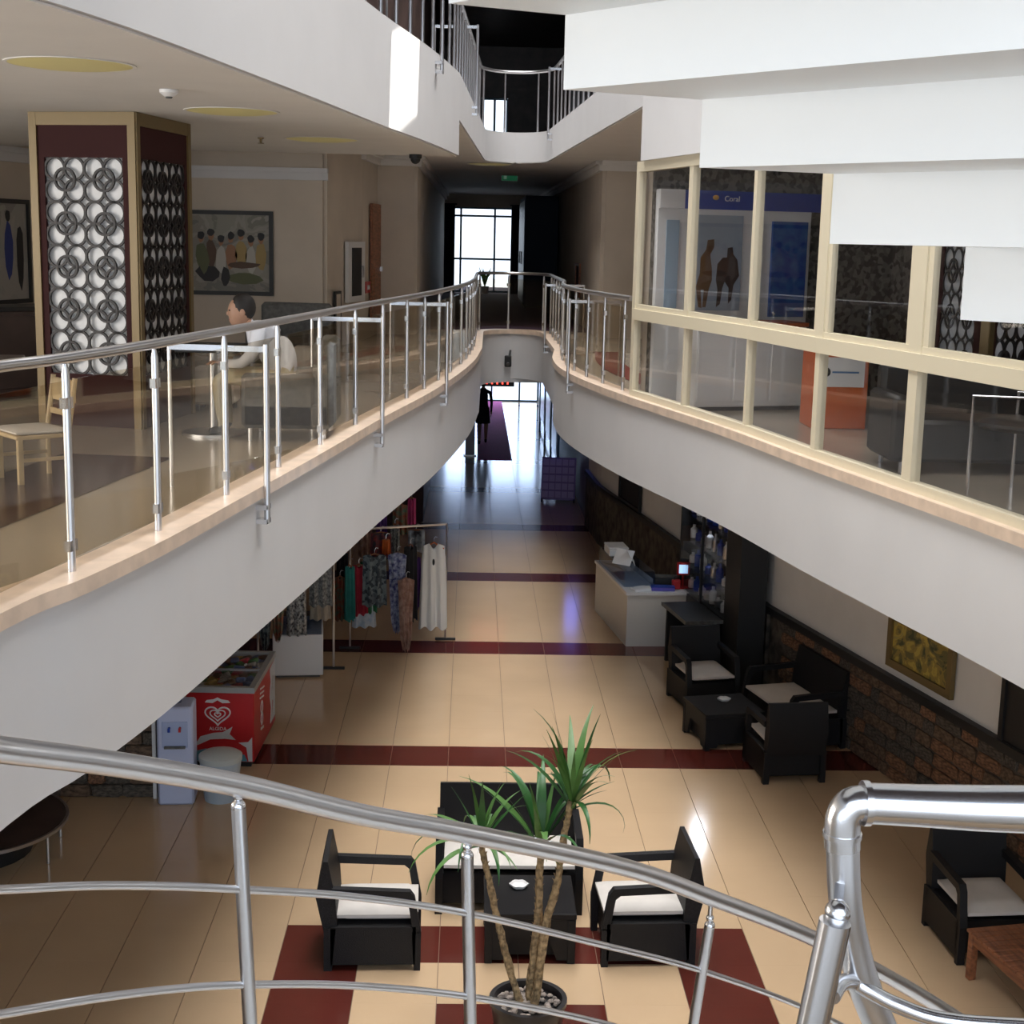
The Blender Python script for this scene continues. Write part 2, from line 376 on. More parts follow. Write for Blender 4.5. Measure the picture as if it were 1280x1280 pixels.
# walls, first floor left
WL = [(-8.9, 9), (-5.5, 16.5), (-4.45, 20.75), (-2.09, 20.75), (-1.74, 22.6), (-1.62, 24.3), (-.98, 24.35), (-.92, 44)]
polywall('wall_left_gallery', WL[:4], Z1, Z2F, 'wallbeige')
polywall('wall_left_passage', WL[3:], Z1, Z2F, 'wallbeige')
polywall('wall_right_gallery', [(1.75, YR+.15), (4.4, YR+1.0), (4.0, 24.4), (2.14, 24.4), (2.06, 44)], Z1, Z2F, 'wallbeige')
def cornice(name, pts, z, m='plaster', sd=1):
    mb = MB()
    for (x0, y0), (x1, y1) in zip(pts[:-1], pts[1:]):
        t = Vector((x1-x0, y1-y0, 0)).normalized(); nn = Vector((t.y, -t.x, 0))*sd
        for (o, d, h) in ((.10, .10, .06), (.08, .05, .16)):
            a = Vector((x0, y0, z-h/2))+nn*o-t*.08; b = Vector((x1, y1, z-h/2))+nn*o+t*.08
            mb.bar(a, b, d*1.6, h)
    return struct(mb.build(name, m, None, False))
cornice('trim_4', WL[:4], Z2B-.012)
cornice('trim_5', WL[4:], Z2F-.012, 'ceil')
cornice('trim_6', [(4.0, 24.4), (2.14, 24.4), (2.06, 44)], Z2F-.012, 'ceil', -1)
# second-floor walls: brown, darkened in colour to stand for an unlit storey
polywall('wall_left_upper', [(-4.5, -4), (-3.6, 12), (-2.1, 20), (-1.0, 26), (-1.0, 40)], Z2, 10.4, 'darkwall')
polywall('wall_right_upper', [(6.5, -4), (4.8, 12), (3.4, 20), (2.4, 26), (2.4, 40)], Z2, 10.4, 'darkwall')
# back ends
mb = MB(); 
mb.box(-9, -.62, 44, 44.2, Z1, Z2F).box(1.15, 9, 44, 44.2, Z1, Z2F).box(-.62, 1.15, 44, 44.2, 6.35, Z2F)
struct(mb.build('wall_back_gallery', 'wallbeige', None, False))
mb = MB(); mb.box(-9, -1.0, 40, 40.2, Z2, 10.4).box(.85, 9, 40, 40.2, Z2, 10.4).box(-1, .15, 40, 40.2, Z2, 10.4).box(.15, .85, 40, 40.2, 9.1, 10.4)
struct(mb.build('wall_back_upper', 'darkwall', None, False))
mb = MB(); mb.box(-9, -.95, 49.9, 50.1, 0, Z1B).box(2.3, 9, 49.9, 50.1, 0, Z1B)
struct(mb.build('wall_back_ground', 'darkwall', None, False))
M['blueframe'] = mat('blue_grey_frame', (.10, .20, .30), .4)
def window(name, x0, x1, y, z0, z1, vs, hs, m='blueframe', t=.06, glassy=True):
    f = struct(bpy.data.objects.new(name, None)); COL.objects.link(f); f.location = ((x0+x1)/2, y, z0)
    cx = (x0+x1)/2
    for x in [x0]+vs+[x1]: MB().box(x-cx-t/2, x-cx+t/2, -.04, .04, 0, z1-z0).build('mullion', m, f, False)
    for z in [z0]+hs+[z1]: MB().box(x0-cx, x1-cx, -.035, .035, z-z0-t/2, z-z0+t/2).build('transom', m, f, False)
    xs = [x0]+vs+[x1]
    if glassy:
        for a, b in zip(xs[:-1], xs[1:]): MB().box(a-cx+t/2, b-cx-t/2, -.004, .004, t/2, z1-z0-t/2).build('pane', 'glass', f, False)
    return f
window('window_1', -.6, 1.13, 44.1, 3.9, 6.33, [-.38, .62], [4.85, 6.1])
window('window_2', .16, .84, 40.1, Z2+.02, 9.08, [.5], [])
window('door_1', -.9, 2.28, 50, .02, 2.93, [-.1, .7, 1.65], [2.1, 1.0])
# ------------------------------------------------------------------ staircases
SW = Vector((.64, -.77, 0)); SR = Vector((.77, .64, 0))
st = thing('upper_staircase', 'white plastered staircase with stepped underside rising to the second floor', 'staircase', (1.0, 3.9, 4.2))
corn = [(aty(570, 4, 3.38), aty(715, 21, 3.5)), (aty(715, 110, 3.5), aty(885, 128, 3.65)), (aty(885, 208, 3.65), aty(1055, 220, 3.8)), (aty(1048, 304, 3.8), aty(1225, 310, 3.95)), (aty(1212, 395, 3.95), aty(1395, 405, 4.1))]
segs = []
for a, b in corn: segs.append((Vector((a.x, a.y, 0)), Vector((b.x, b.y, 0)), (a.z+b.z)/2))
for i in range(7):      # further up, overhead
    a, b, z = segs[0]; d = (b-a); segs.insert(0, (a-d, a.copy(), z+.172))
for i in range(8):      # further down to the gallery
    a, b, z = segs[-1]; d = (b-a); segs.append((b.copy(), b+d, z-.172))
for a, b, z in segs:
    if z < Z1-.05: continue
    lo = z; hi = z+.36
    mb = MB(); w0 = SW*1.45
    p = [a-(b-a)*.06, b, b+w0, a-(b-a)*.06+w0]
    mb.prism([(q.x, q.y) for q in p], lo-1.0*0, hi)
    o = mb.build('step', 'stairwhite', None, False)
    o.parent = st; o.matrix_parent_inverse = Matrix.Translation(st.location).inverted()
def attach(o, root):
    o.parent = root; o.matrix_parent_inverse = (Matrix.Translation(root.location) @ Matrix.Rotation(root.rotation_euler[2], 4, 'Z')).inverted(); return o
# lower flight, below the lens
u = Vector((.69, .724, 0)); nv = Vector((.724, -.69, 0)); S0 = Vector((-1.62, 2.2, 0))
ls = thing('lower_staircase', 'white staircase running down to the lobby floor under steel handrails', 'staircase', (3.5, 8.0, 0))
for i in range(27):
    zt = Z1-.1425*(i+1); a = S0+u*.3*i; b = a+u*.3
    mb = MB(); q = [a, b, b+nv*1.9, a+nv*1.9]
    mb.prism([(p.x, p.y) for p in q], max(0, zt-.3), zt)
    attach(mb.build('step', 'stairwhite', None, False), ls)
ld = MB(); q = [(-2.3, -3.2), (3.6, -3.2), (3.2, 1.2), (-.24, .89), (-1.62, 2.2), (-2.3, 2.2)]
ld.prism(q, Z1-.3, Z1); struct(ld.build('floor_landing', 'galfloor', None, False))
def stairz(p):   # tread height under a plan point along the flight
    t = (Vector((p.x, p.y, 0))-S0).dot(u); i = int(t/.3); return Z1-.1425*(max(0, min(26, i))+1) if t > 0 else Z1
# outer handrail of the lower flight
hr = thing('stair_handrail', 'curved brushed steel handrail with two mid bars on slim round posts', 'handrail', (-.4, 3.4, 3.0))
def path(P, n=8): return catmull([aty(*p) for p in P], n)
top = path([(-190, 920, 2.55), (-90, 926, 2.75), (0, 937, 2.95), (150, 956, 3.2), (300, 982, 3.45), (450, 1018, 3.7), (588, 1043, 3.95), (780, 1084, 4.4), (888, 1122, 4.72), (1010, 1170, 5.1), (1130, 1232, 5.45), (1240, 1300, 5.75)])
attach(MB().tube(top, .029, 16).build('top_rail', 'chrome'), hr)
m1 = path([(-190, 1118, 2.55), (0, 1112, 2.95), (120, 1107, 3.15), (220, 1108, 3.32), (304, 1112, 3.45), (440, 1121, 3.68), (586, 1142, 3.95), (740, 1178, 4.3), (876, 1213, 4.72), (1010, 1262, 5.1), (1150, 1330, 5.5)])
attach(MB().tube(m1, .0105, 10).build('mid_rail', 'chrome'), hr)
m2 = path([(-190, 1300, 2.55), (0, 1268, 2.95), (120, 1248, 3.15), (220, 1236, 3.32), (308, 1231, 3.45), (440, 1232, 3.68), (586, 1246, 3.95), (740, 1276, 4.3), (870, 1315, 4.72), (1010, 1380, 5.1)])
attach(MB().tube(m2, .0105, 10).build('mid_rail', 'chrome'), hr)
for (ax, ay, bx, by, d) in ((298, 1008, 313, 1285, 3.45), (584, 1070, 588, 1285, 3.95), (887, 1157, 866, 1285, 4.72)):
    a = aty(ax, ay, d); b = aty(bx, by, d); dz = (a-b); zb = stairz(b)
    foot = b+(b-a)*((b.z-zb)/(a.z-b.z)) if a.z > b.z else b
    po = attach(MB().tube([foot, a], .0185, 14).build('post', 'chrome'), hr)
    ttop = min(top, key=lambda p: abs(proj(p)[0]-ax))
    mb = MB().ball(a, .019).ball(a+Vector((0, 0, .028)), .014)
    mb.tube([a, Vector((a.x, a.y, ttop.z-.01))], .008, 10)
    attach(mb.build('knuckle', 'chromeb'), hr)
q = min(top, key=lambda p: abs(proj(p)[0]-778)); i = top.index(q)
attach(MB().tube([q-(top[i+1]-q).normalized()*.012, q+(top[i+1]-q).normalized()*.012], .0285, 16).build('weld_collar', 'chromeb'), hr)
# landing rail close to the lens
lr = thing('landing_handrail', 'thick polished steel handrail with elbow joint on a leaning post', 'handrail', (.5, 1.75, Z1))
D = 1.72
el = [aty(1054, 1125, D), aty(1053, 1060, D), aty(1053, 1035, D), aty(1056, 1018, D), aty(1066, 1006, D), aty(1082, 1004, D)]
attach(MB().tube(catmull(el[1:], 4), .0225, 18).build('elbow', 'chromeb'), lr)
attach(MB().tube([el[-1], aty(1150, 1007, D), aty(1220, 1010, D-.01), aty(1300, 1012, D-.02), aty(1500, 1013, D-.03), aty(1500, 1013, D-.03)+Vector((1.9, -.25, 0))], [.0255, .0265, .0285, .030, .031, .031], 18).build('top_rail', 'chromeb'), lr)
nk = MB()
nk.tube([el[-1]-Vector((.004, 0, 0)), el[-1]+Vector((.004, 0, 0))], .0285, 18)
a = aty(1053, 1043, D); nk.tube([a-Vector((0, 0, .003)), a+Vector((0, 0, .003))], .0245, 18)
attach(nk.build('weld_collar', 'chromeb'), lr)
dn = catmull([aty(1053, 1040, D), aty(1056, 1120, D), aty(1066, 1180, D+.01), aty(1083, 1240, D+.02), aty(1108, 1300, D+.04)], 5)
f = dn[-1].copy(); f.z = Z1; dn += [f+Vector((.06, .03, 0))]
attach(MB().tube(dn, .021, 16).build('down_tube', 'chrome'), lr)
a = aty(1044, 1152, D-.08); b = aty(1014, 1290, D-.08); f = b+(b-a)*((b.z-Z1)/(a.z-b.z))
attach(MB().tube([f, b, a], .0195, 16).build('post', 'chromeb'), lr)
mb = MB().ball(aty(1047, 1140, D-.06), .016).bar(aty(1046, 1150, D-.07), aty(1050, 1108, D-.01), .012, .02)
attach(mb.build('bracket', 'chromeb'), lr)
mr = catmull([aty(1040, 1246, D-.06), aty(1050, 1230, D-.03), aty(1066, 1227, D), aty(1085, 1238, D), aty(1120, 1256, D), aty(1180, 1275, D), aty(1300, 1284, D), aty(1480, 1290, D)], 5)
mr.append(mr[-1]+Vector((1.9, -.25, 0)))
for k in (0, 1.88):
    e_ = aty(1500, 1013, D-.03)+Vector((k, -.13*k, 0)); attach(MB().tube([(e_.x, e_.y, Z1), (e_.x, e_.y, e_.z)], .0195, 14).build('post', 'chromeb'), lr)
attach(MB().tube(mr, .0105, 12).build('mid_rail', 'chromeb'), lr)
# ------------------------------------------------------------------ gallery railings
def railing(name, label, curve, z, zr, posts, glassed=True, m='chrome'):
    root = thing(name, label, 'railing', (curve[0].x, curve[0].y, z))
    top = [Vector((p.x, p.y, z+zr)) for p in curve]
    attach(MB().tube(top, .027, 10).build('handrail', m), root)
    for p in posts:
        attach(MB().tube([Vector((p.x, p.y, z)), Vector((p.x, p.y, z+zr-.07)), Vector((p.x, p.y, z+zr-.015))], [.0185, .0185, .008], 10).build('post', m), root)
        t = tang(curve, p); t.z = 0
        for h in (.12, zr-.2) if glassed else ():
            attach(MB().bar(Vector((p.x, p.y, z+h))-t*.035, Vector((p.x, p.y, z+h))+t*.035, .03, .05).build('glass_clamp', 'chromeb'), root)
    if glassed:
        for a, b in zip(posts[:-1], posts[1:]):
            d = (b-a).normalized()
            attach(MB().bar(a+d*.03+Vector((0, 0, zr/2-.02+(z-a.z))), b-d*.03+Vector((0, 0, zr/2-.02+(z-b.z))), .008, zr-.16).build('glass_panel', 'railglass', None, False), root)
    return root
ZC = Z1+.025
LR = [Vector((p.x, p.y, ZC)) for p in offset(LE, .09)]; RR = [Vector((p.x, p.y, ZC)) for p in offset(RE, -.09)]
gal = [p for p in LR if p.y > 1.5]+[p for p in RR[::-1][1:] if p.y > YR+.1]
pp = [p for p in (onpx(LR, x) for x in (90, 198, 283, 348, 400, 444, 478, 508, 530, 548, 563, 576)) if p]
near = [p for p in gal if 2.2 < p.y < pp[0].y-1.0]
pp = [near[0], near[len(near)//2]]+pp
def resample(curve, step):
    out = [curve[0]]; acc = 0
    for a, b in zip(curve[:-1], curve[1:]):
        L = (b-a).length; pos = step-acc
        while pos <= L: out.append(a.lerp(b, pos/L)); pos += step
        acc = (acc+L) % step
    return out
far = [p for p in gal[gal.index([q for q in gal if q.y > pp[-1].y+.3][0]):]]
pp += resample(far, .78)
railing('gallery_railing', 'steel and bronze glass railing along the first-floor gallery edge', gal, ZC, .97, pp)
# brace frames straddling the railing
BR = 'inverted U brace frames of the gallery railing'
def brace(edge, px, z, sgn, label, inner=.55, hgt=.9, group=BR):
    p = onpx(edge, px); t = tang(edge, p); nn = Vector((-t.y, t.x, 0))*sgn
    r = thing('brace_frame', label, 'bracket', (p.x, p.y, z), 0, group)
    a = p-nn*.06; b = p+nn*inner
    attach(MB().tube([(a.x, a.y, z-.2), (a.x, a.y, z+hgt)], .019, 10).build('outer_leg', 'chrome'), r)
    attach(MB().tube([(b.x, b.y, z), (b.x, b.y, z+hgt-.03)], .013, 8).build('inner_leg', 'chrome'), r)
    attach(MB().bar((a.x, a.y, z+hgt-.03), (b.x, b.y, z+hgt-.03), .03, .035).build('top_bar', 'chromeb'), r)
    for h in (.1, .19):
        attach(MB().bar((p-nn*.07)+Vector((0, 0, z-h-p.z)), p+Vector((0, 0, z-h-p.z)), .09, .03).build('wall_plate', 'chromeb'), r)
for px, lb in ((322, 'steel brace frame on gallery edge beside the seated man'), (469, 'steel brace frame on gallery edge above the hanging white dress'), (551, 'steel brace frame on gallery edge where the railing starts to bend')):
    brace(LE, px, Z1, 1, lb)
for px, lb in ((686, 'steel brace frame beside the rounded end of the gallery opening'), (716, 'steel brace frame between the cream glazing and the rounded end')):
    brace([p for p in RE if p.y > YR], px, Z1, -1, lb)
ULR = [Vector((p.x, p.y, Z2)) for p in offset(LE2, .09)]; URR = [Vector((p.x, p.y, Z2)) for p in offset(RE2, -.09)]
ugal = [p for p in ULR if p.y > 9]+[p for p in URR[::-1][1:] if p.y > 12]
railing('upper_railing', 'steel railing with slim posts along the second-floor edge', ugal, Z2, 1.0, resample(ugal, .62), False)
UE = [Vector((p.x, p.y, Z2)) for p in LE2]; UEr = [Vector((p.x, p.y, Z2)) for p in RE2]
for e, px, sg, lb in ((UE, 545, 1, 'steel brace frame on second-floor edge above the sunlit streak'), (UE, 590, 1, 'steel brace frame on second-floor edge beside the dark passage'), (UEr, 690, -1, 'steel brace frame on second-floor edge beside the white staircase')):
    brace(e, px, Z2, sg, lb, .5, .95, 'brace frames of the second-floor railing')
struct(strip('trim_7', up(LE)+up(RE)[::-1][1:], -.015, .15, Z2, Z2+.02, 'marble')) if False else None
# ------------------------------------------------------------------ cream glazing of the office
gz = thing('office_glazing', 'cream framed glass screen of the gallery office with the orange desk', 'glazing', (2.5, 11, ZC))
GE = [Vector((p.x, p.y, ZC)) for p in offset(RE, -.07) if True]
G = lambda px: onpx(GE, px)
cols = [792, 856, 934, 1020, 1137]
gp = [G(x) for x in cols]; t = (gp[-1]-gp[-2]).normalized()
gp += [gp[-1]+t*2.0, gp[-1]+t*3.0]
ZM, ZT = 4.70, 6.2
wid = [.10, .10, .065, .13, .16, .1, .1, .1]
for p, wd, wl in zip(gp, wid, [.09, .05, .05, .075, .12, .1, .1, .1]):
    for z0, z1, ww in ((ZC, ZM, wl), (ZM, ZT, wd)):
        attach(MB().bar(Vector((p.x, p.y, (z0+z1)/2))-t*ww/2, Vector((p.x, p.y, (z0+z1)/2))+t*ww/2, .07, z1-z0).build('mullion', 'cream', None, False), gz)
    if wd > .12:
        attach(MB().bar(Vector((p.x, p.y, (ZM+ZT)/2))-t*wd*.9, Vector((p.x, p.y, (ZM+ZT)/2))+t*wd*.9, .045, ZT-ZM-.1).build('sash_stile', 'cream', None, False), gz)
for a, b in zip(gp[:-1], gp[1:]):
    for z, h, wd in ((ZC+.03, .06, .08), (ZM, .11, .10), (ZM+.075, .05, .06), (ZT-.05, .10, .08)):
        attach(MB().bar(Vector((a.x, a.y, z)), Vector((b.x, b.y, z)), wd, h).build('transom', 'cream', None, False), gz)
    for z0, z1 in ((ZC+.06, ZM-.055), (ZM+.1, ZT-.1)):
        attach(MB().bar(Vector((a.x, a.y, (z0+z1)/2)), Vector((b.x, b.y, (z0+z1)/2)), .008, z1-z0).build('pane', 'glass', None, False), gz)
# office walls and contents
polywall('wall_office_end', [(1.78, YR+.02), (4.45, YR+.9)], Z1, 6.2, 'officestone', .1)
polywall('wall_office_back', [(4.45, YR+.9), (5.6, 12.5), (7.2, 6), (7.8, 1)], Z1, 6.2, 'officestone', .1)
# ------------------------------------------------------------------ lattice column
ring_me = MB().ring(.0835, .0088, .02, 20).mesh('lattice_ring', 'ringdark')
def column(name, label, A, B, C2, z0, z1, zl0, zl1):
    # A,B ends of the front face, C2 far end of the right face
    r = thing(name, label, 'column', ((A+B)/2).to_tuple()[:2]+(z0,))
    A = Vector((A.x, A.y, 0)); B = Vector((B.x, B.y, 0)); C = Vector((C2.x, C2.y, 0)); Dp = A+(C-B)
    ins = lambda k: [A.lerp(C, k), B.lerp(Dp, k), C.lerp(A, k), Dp.lerp(B, k)]
    q = ins(.03); attach(MB().prism([(p.x, p.y) for p in q], z0, z1).build('core', 'whitepanel', None, False), r)
    for P, Q in ((A, B), (B, C), (A, Dp)):
        d = (Q-P).normalized(); L = (Q-P).length; q4 = d.to_track_quat('X', 'Z').to_matrix().to_4x4()
        fm = lambda x, z: Matrix.Translation(P+d*x+Vector((0, 0, z))) @ Matrix.Rotation(math.atan2(d.y, d.x), 4, 'Z')
        mb = MB(); e = .10
        mb.box(.04, e, -.014, .01, z0, z1).box(L-e, L-.04, -.014, .01, z0, z1).box(e, L-e, -.014, .01, z0, zl0).box(e, L-e, -.014, .01, zl1, z1)
        attach(MB().add(mb.v, mb.f, Matrix.Translation(P) @ Matrix.Rotation(math.atan2(d.y, d.x), 4, 'Z')).build('panel', 'maroon', None, False), r)
        mb = MB().box(-.02, .045, -.03, .02, z0, z1).box(L-.045, L+.02, -.03, .02, z0, z1).box(.04, L-.04, -.028, .01, z1-.1, z1)
        attach(MB().add(mb.v, mb.f, Matrix.Translation(P) @ Matrix.Rotation(math.atan2(d.y, d.x), 4, 'Z')).build('moulding', 'gold', None, False), r)
        if (P, Q) == (A, Dp): continue
        nc = max(4, 2*round((L-.2)/.33)); pit = (L-.2)/nc; nr = int((zl1-zl0)/.165); pz = (zl1-zl0)/nr; sc = pit/.165
        for c in range(nc):
            for k in range(nr):
                o = linkobj('lattice_ring', ring_me, None, mtx=fm(.1+pit*(c+.5), zl1-pz*(k+.5)) @ Matrix.Diagonal((pit/.165, 1, pz/.165, 1))); attach(o, r)
        for c in range(nc//2):
            for k in range(nr//2):
                o = linkobj('lattice_ring', ring_me, None, mtx=fm(.1+pit*(2*c+1), zl1-pz*(2*k+1)) @ Matrix.Diagonal((pit/.165, 1.3, pz/.165, 1))); attach(o, r)
    return r
zt = Z2B-.014
ca, cb, cc = atz(40, 140, zt), atz(167, 140, zt), atz(233, 155, zt)
column('lattice_column', 'maroon column with gold edges and white ring lattice in the café', ca, cb, cc, Z1, zt, Z1+.42, Z1+2.12)
qa, qb = Vector((3.75, 11.35, 0)), Vector((4.3, 11.3, 0))
qa = aty(1160, 400, 11.2); qb = aty(1236, 400, 10.9); qc = aty(1330, 400, 11.6)
column('lattice_column', 'dark column with ring lattice behind the office glazing', qa, qb, qc, Z1, 6.19, Z1+.55, 6.1)
# ------------------------------------------------------------------ ground floor right wall: stone wainscot
def on_wall(y):
    for (x0, y0), (x1, y1) in zip(RW[:-1], RW[1:]):
        if y0 <= y <= y1: return x0+(x1-x0)*(y-y0)/(y1-y0), math.atan2(y1-y0, x1-x0)
wr = bpy.data.objects['wall_right_ground']
sv = []
for m in ('stone', 'stone2', 'stone3'):
    for k in range(3):
        r = random.Random(k); mb = MB().bbox(-.5, .5, -.5, .5, -.5, .5, .12)
        mb.v = [(x+r.uniform(-.05, .05), y, z+r.uniform(-.06, .06)) for x, y, z in mb.v]
        sv.append(mb.mesh('stone', m, False))
rr = random.Random(5); ns = 0
WH = 1.0
for row in range(7):
    y = 9.6+rr.uniform(0, .2)
    while y < 17.0:
        L = rr.uniform(.18, .46)
        if y+L > 17.1: break
        x, ang = on_wall(y+L/2)
        if ns < 285:
            mtx = Matrix.Translation((x-.065*math.sin(ang)-.012, y+L/2, (row+.5)*WH/7)) @ Matrix.Rotation(ang, 4, 'Z') @ Matrix.Diagonal((L-.012, rr.uniform(.03, .06), WH/7-.012, 1))
            linkobj('stone', rr.choice(sv), wr, mtx=mtx); ns += 1
        y += L
mb = MB()
for (x0, y0), (x1, y1) in zip(RW[:-1], RW[1:]):
    t = Vector((x1-x0, y1-y0, 0)).normalized(); nn = Vector((-t.y, t.x, 0))
    if y0 > 17.2: mb.bar(Vector((x0, y0, .5))+nn*.08, Vector((x1, y1, .5))+nn*.08, .06, 1.0)
for (x0, y0), (x1, y1) in zip(RW[:2], RW[1:3]):
    t = Vector((x1-x0, y1-y0, 0)).normalized(); nn = Vector((-t.y, t.x, 0))
    mb.bar(Vector((x0, y0, .5))+nn*.062, Vector((x1, y1, .5))+nn*.062, .012, 1.0)
o = mb.build('wainscot_backing', 'stone3', wr, False)
mb = MB()
for (x0, y0), (x1, y1) in zip(RW[:-1], RW[1:]):
    t = Vector((x1-x0, y1-y0, 0)).normalized(); nn = Vector((-t.y, t.x, 0))
    mb.bar(Vector((x0, y0, 1.04))+nn*.09, Vector((x1, y1, 1.04))+nn*.09, .1, .09)
struct(mb.build('trim_8', 'black', None, False))
def wallframe(name, label, cat, pa, pb, z0, z1, fm, canvas, fw=.06, sgn=1, group=None):
    a = Vector((pa[0], pa[1], 0)); b = Vector((pb[0], pb[1], 0)); d = (b-a).normalized(); L = (b-a).length
    r = thing(name, label, cat, (a.x, a.y, z0), math.atan2(d.y, d.x), group)
    h = z1-z0
    for (x0, x1, y0, y1) in ((0, L, 0, fw), (0, L, h-fw, h), (0, fw, fw, h-fw), (L-fw, L, fw, h-fw)):
        MB().box(x0, x1, -.03, .02, y0, y1).build('frame', fm, r, False)
    MB().box(fw, L-fw, -.005, .015, fw, h-fw).build('canvas', canvas, r, False)
    return r
def artmat(name, cols, scale=3, seed=0, stretch=(1, 1, 1)):
    m = bpy.data.materials.new(name); m.use_nodes = True; nt = m.node_tree; b = nt.nodes['Principled BSDF']; b.inputs['Roughness'].default_value = .5
    tc = nt.nodes.new('ShaderNodeTexCoord'); mp = nt.nodes.new('ShaderNodeMapping'); mp.inputs['Scale'].default_value = stretch; mp.inputs['Location'].default_value = (seed, seed*.7, seed*.3)
    n = nt.nodes.new('ShaderNodeTexNoise'); n.inputs['Scale'].default_value = scale; n.inputs['Detail'].default_value = 4; n.inputs['Distortion'].default_value = 1.2
    r = nt.nodes.new('ShaderNodeValToRGB'); r.color_ramp.interpolation = 'CONSTANT'
    nt.links.new(tc.outputs['Object'], mp.inputs[0]); nt.links.new(mp.outputs[0], n.inputs['Vector']); nt.links.new(n.outputs[0], r.inputs[0]); nt.links.new(r.outputs[0], b.inputs['Base Color'])
    k = len(cols); els = r.color_ramp.elements
    while len(els) < k: els.new(.5)
    for i, c in enumerate(cols): els[i].position = .30+.42*i/k if i else 0; els[i].color = (*c, 1)
    return m
# landscape painting on the right wall
def wallhit(px, py, off=.1):
    best = None
    for y in np.arange(7, 27, .02):
        h = on_wall(y)
        if not h: continue
        x, ang = h; p = (x-off*math.sin(ang), y)
        e = abs(proj((p[0], p[1], 1.7))[0]-px)
        if best is None or e < best[0]: best = (e, p)
    return best[1]
def zat(px, py, p): return aty(px, py, p[1]).z
p1, p2 = wallhit(1114, 800), wallhit(1195, 860)
wallframe('landscape_painting', 'gold framed landscape painting in yellows above the stone wainscot', 'painting', p1, p2, zat(1112, 830, p1), zat(1114, 772, p1)+.08, 'gold', artmat('yellow_landscape', [(.05, .06, .02), (.14, .12, .04), (.30, .22, .05), (.48, .36, .07), (.36, .30, .10)], 5, 2), .08)
p1, p2 = wallhit(1257, 880), wallhit(1330, 880)
wallframe('dark_wall_frame', 'black framed dark panel on the white wall above the wainscot', 'frame', p1, p2, zat(1257, 930, p1), zat(1257, 838, p1), 'black', 'black', .06)
p1, p2 = wallhit(776, 610), wallhit(802, 620)
wallframe('dark_wall_panel', 'dark window panel in white wall beyond the white counter', 'panel', p1, p2, 1.1, 2.6, 'black', 'black', .05)
p1, p2 = wallhit(758, 590), wallhit(772, 600)
wallframe('small_dark_picture', 'small dark picture on white wall at the corridor mouth', 'picture', p1, p2, 1.95, 2.5, 'black', 'black', .04)
# ------------------------------------------------------------------ wicker furniture
def xprism(poly, x0, x1):      # polygon in (y,z) extruded along x
    mb = MB(); n = len(poly)
    vs = [(x0, y, z) for y, z in poly]+[(x1, y, z) for y, z in poly]
    return mb.add(vs, [tuple(range(n)), tuple(range(n, 2*n))[::-1]]+[(i, (i+1) % n, n+(i+1) % n, n+i) for i in range(n)])
def cushion(x0, x1, y0, y1, z0, z1):
    nx, ny = 8, 8; vs = []; fs = []
    for s in (0, 1):
        for i in range(nx+1):
            for j in range(ny+1):
                a, b = 2*i/nx-1, 2*j/ny-1; e = (1-a**8)*(1-b**8); e2 = (1-.06*b**4, 1-.06*a**4)
                x = (x0+x1)/2+(x1-x0)/2*a; y = (y0+y1)/2+(y1-y0)/2*b; zc = (z0+z1)/2; h = (z1-z0)/2*(.25+.75*max(0, e)**.5)
                vs.append((x, y, zc+(h if s else -h)))
    st = (nx+1)*(ny+1)
    for s in (0, 1):
        for i in range(nx):
            for j in range(ny):
                q = [s*st+i*(ny+1)+j, s*st+(i+1)*(ny+1)+j, s*st+(i+1)*(ny+1)+j+1, s*st+i*(ny+1)+j+1]; fs.append(tuple(q))
    b = [(i, 0) for i in range(nx)]+[(nx, j) for j in range(ny)]+[(i, ny) for i in range(nx, 0, -1)]+[(0, j) for j in range(ny, 0, -1)]
    ids = [i*(ny+1)+j for i, j in b]; k = len(ids)
    fs += [(ids[i], ids[(i+1) % k], st+ids[(i+1) % k], st+ids[i]) for i in range(k)]
    return MB().add(vs, fs)
def seatmesh(W, ncush):
    D = .36; w = W/2; parts = []
    parts.append(('base', MB().bbox(-w+.03, w-.03, -.33, .30, .07, .345, .01).mesh('base', 'wicker')))
    parts.append(('backrest', xprism([(.24, .33), (.34, .30), (.40, .58), (.345, .86), (.31, .86), (.255, .58)], -w+.02, w-.02).mesh('backrest', 'wicker')))
    for s in (-1, 1):
        x0, x1 = sorted((s*w, s*(w-.06)))
        parts.append(('arm', xprism([(-.335, .58), (-.30, .63), (.28, .655), (.28, .595), (-.25, .575), (-.285, .545), (-.325, .30), (-.385, .30)], x0, x1).mesh('arm', 'wicker')))
        parts.append(('leg', xprism([(-.385, .31), (-.315, .31), (-.33, 0), (-.38, 0)], x0, x1).mesh('leg', 'wicker')))
        parts.append(('leg', xprism([(.25, .34), (.34, .34), (.34, 0), (.28, 0)], x0, x1).mesh('leg', 'wicker')))
        parts.append(('side_panel', xprism([(-.34, .05), (-.345, .35), (.29, .35), (.29, .05)], s*(w-.012)-.012, s*(w-.012)+.012).mesh('side_panel', 'wicker')))
    cw = (W-.13)/ncush
    for i in range(ncush):
        parts.append(('cushion', cushion(-w+.065+cw*i+.003, -w+.065+cw*(i+1)-.003, -.36, .25, .35, .46).mesh('cushion', 'cushion')))
    return parts
CH = seatmesh(.66, 1); SO = seatmesh(1.2, 1)
def place(parts, name, label, cat, x, y, fx, fy, group):
    r = thing(name, label, cat, (x, y, 0), face_rot(fx, fy), group)
    for n, me in parts: linkobj(n, me, r)
GA = 'black wicker armchairs of the lobby'
place(CH, 'wicker_armchair', 'black wicker armchair with white cushion on the freezer side of the potted yucca', 'armchair', -.70, 10.52, 1, .03, GA)
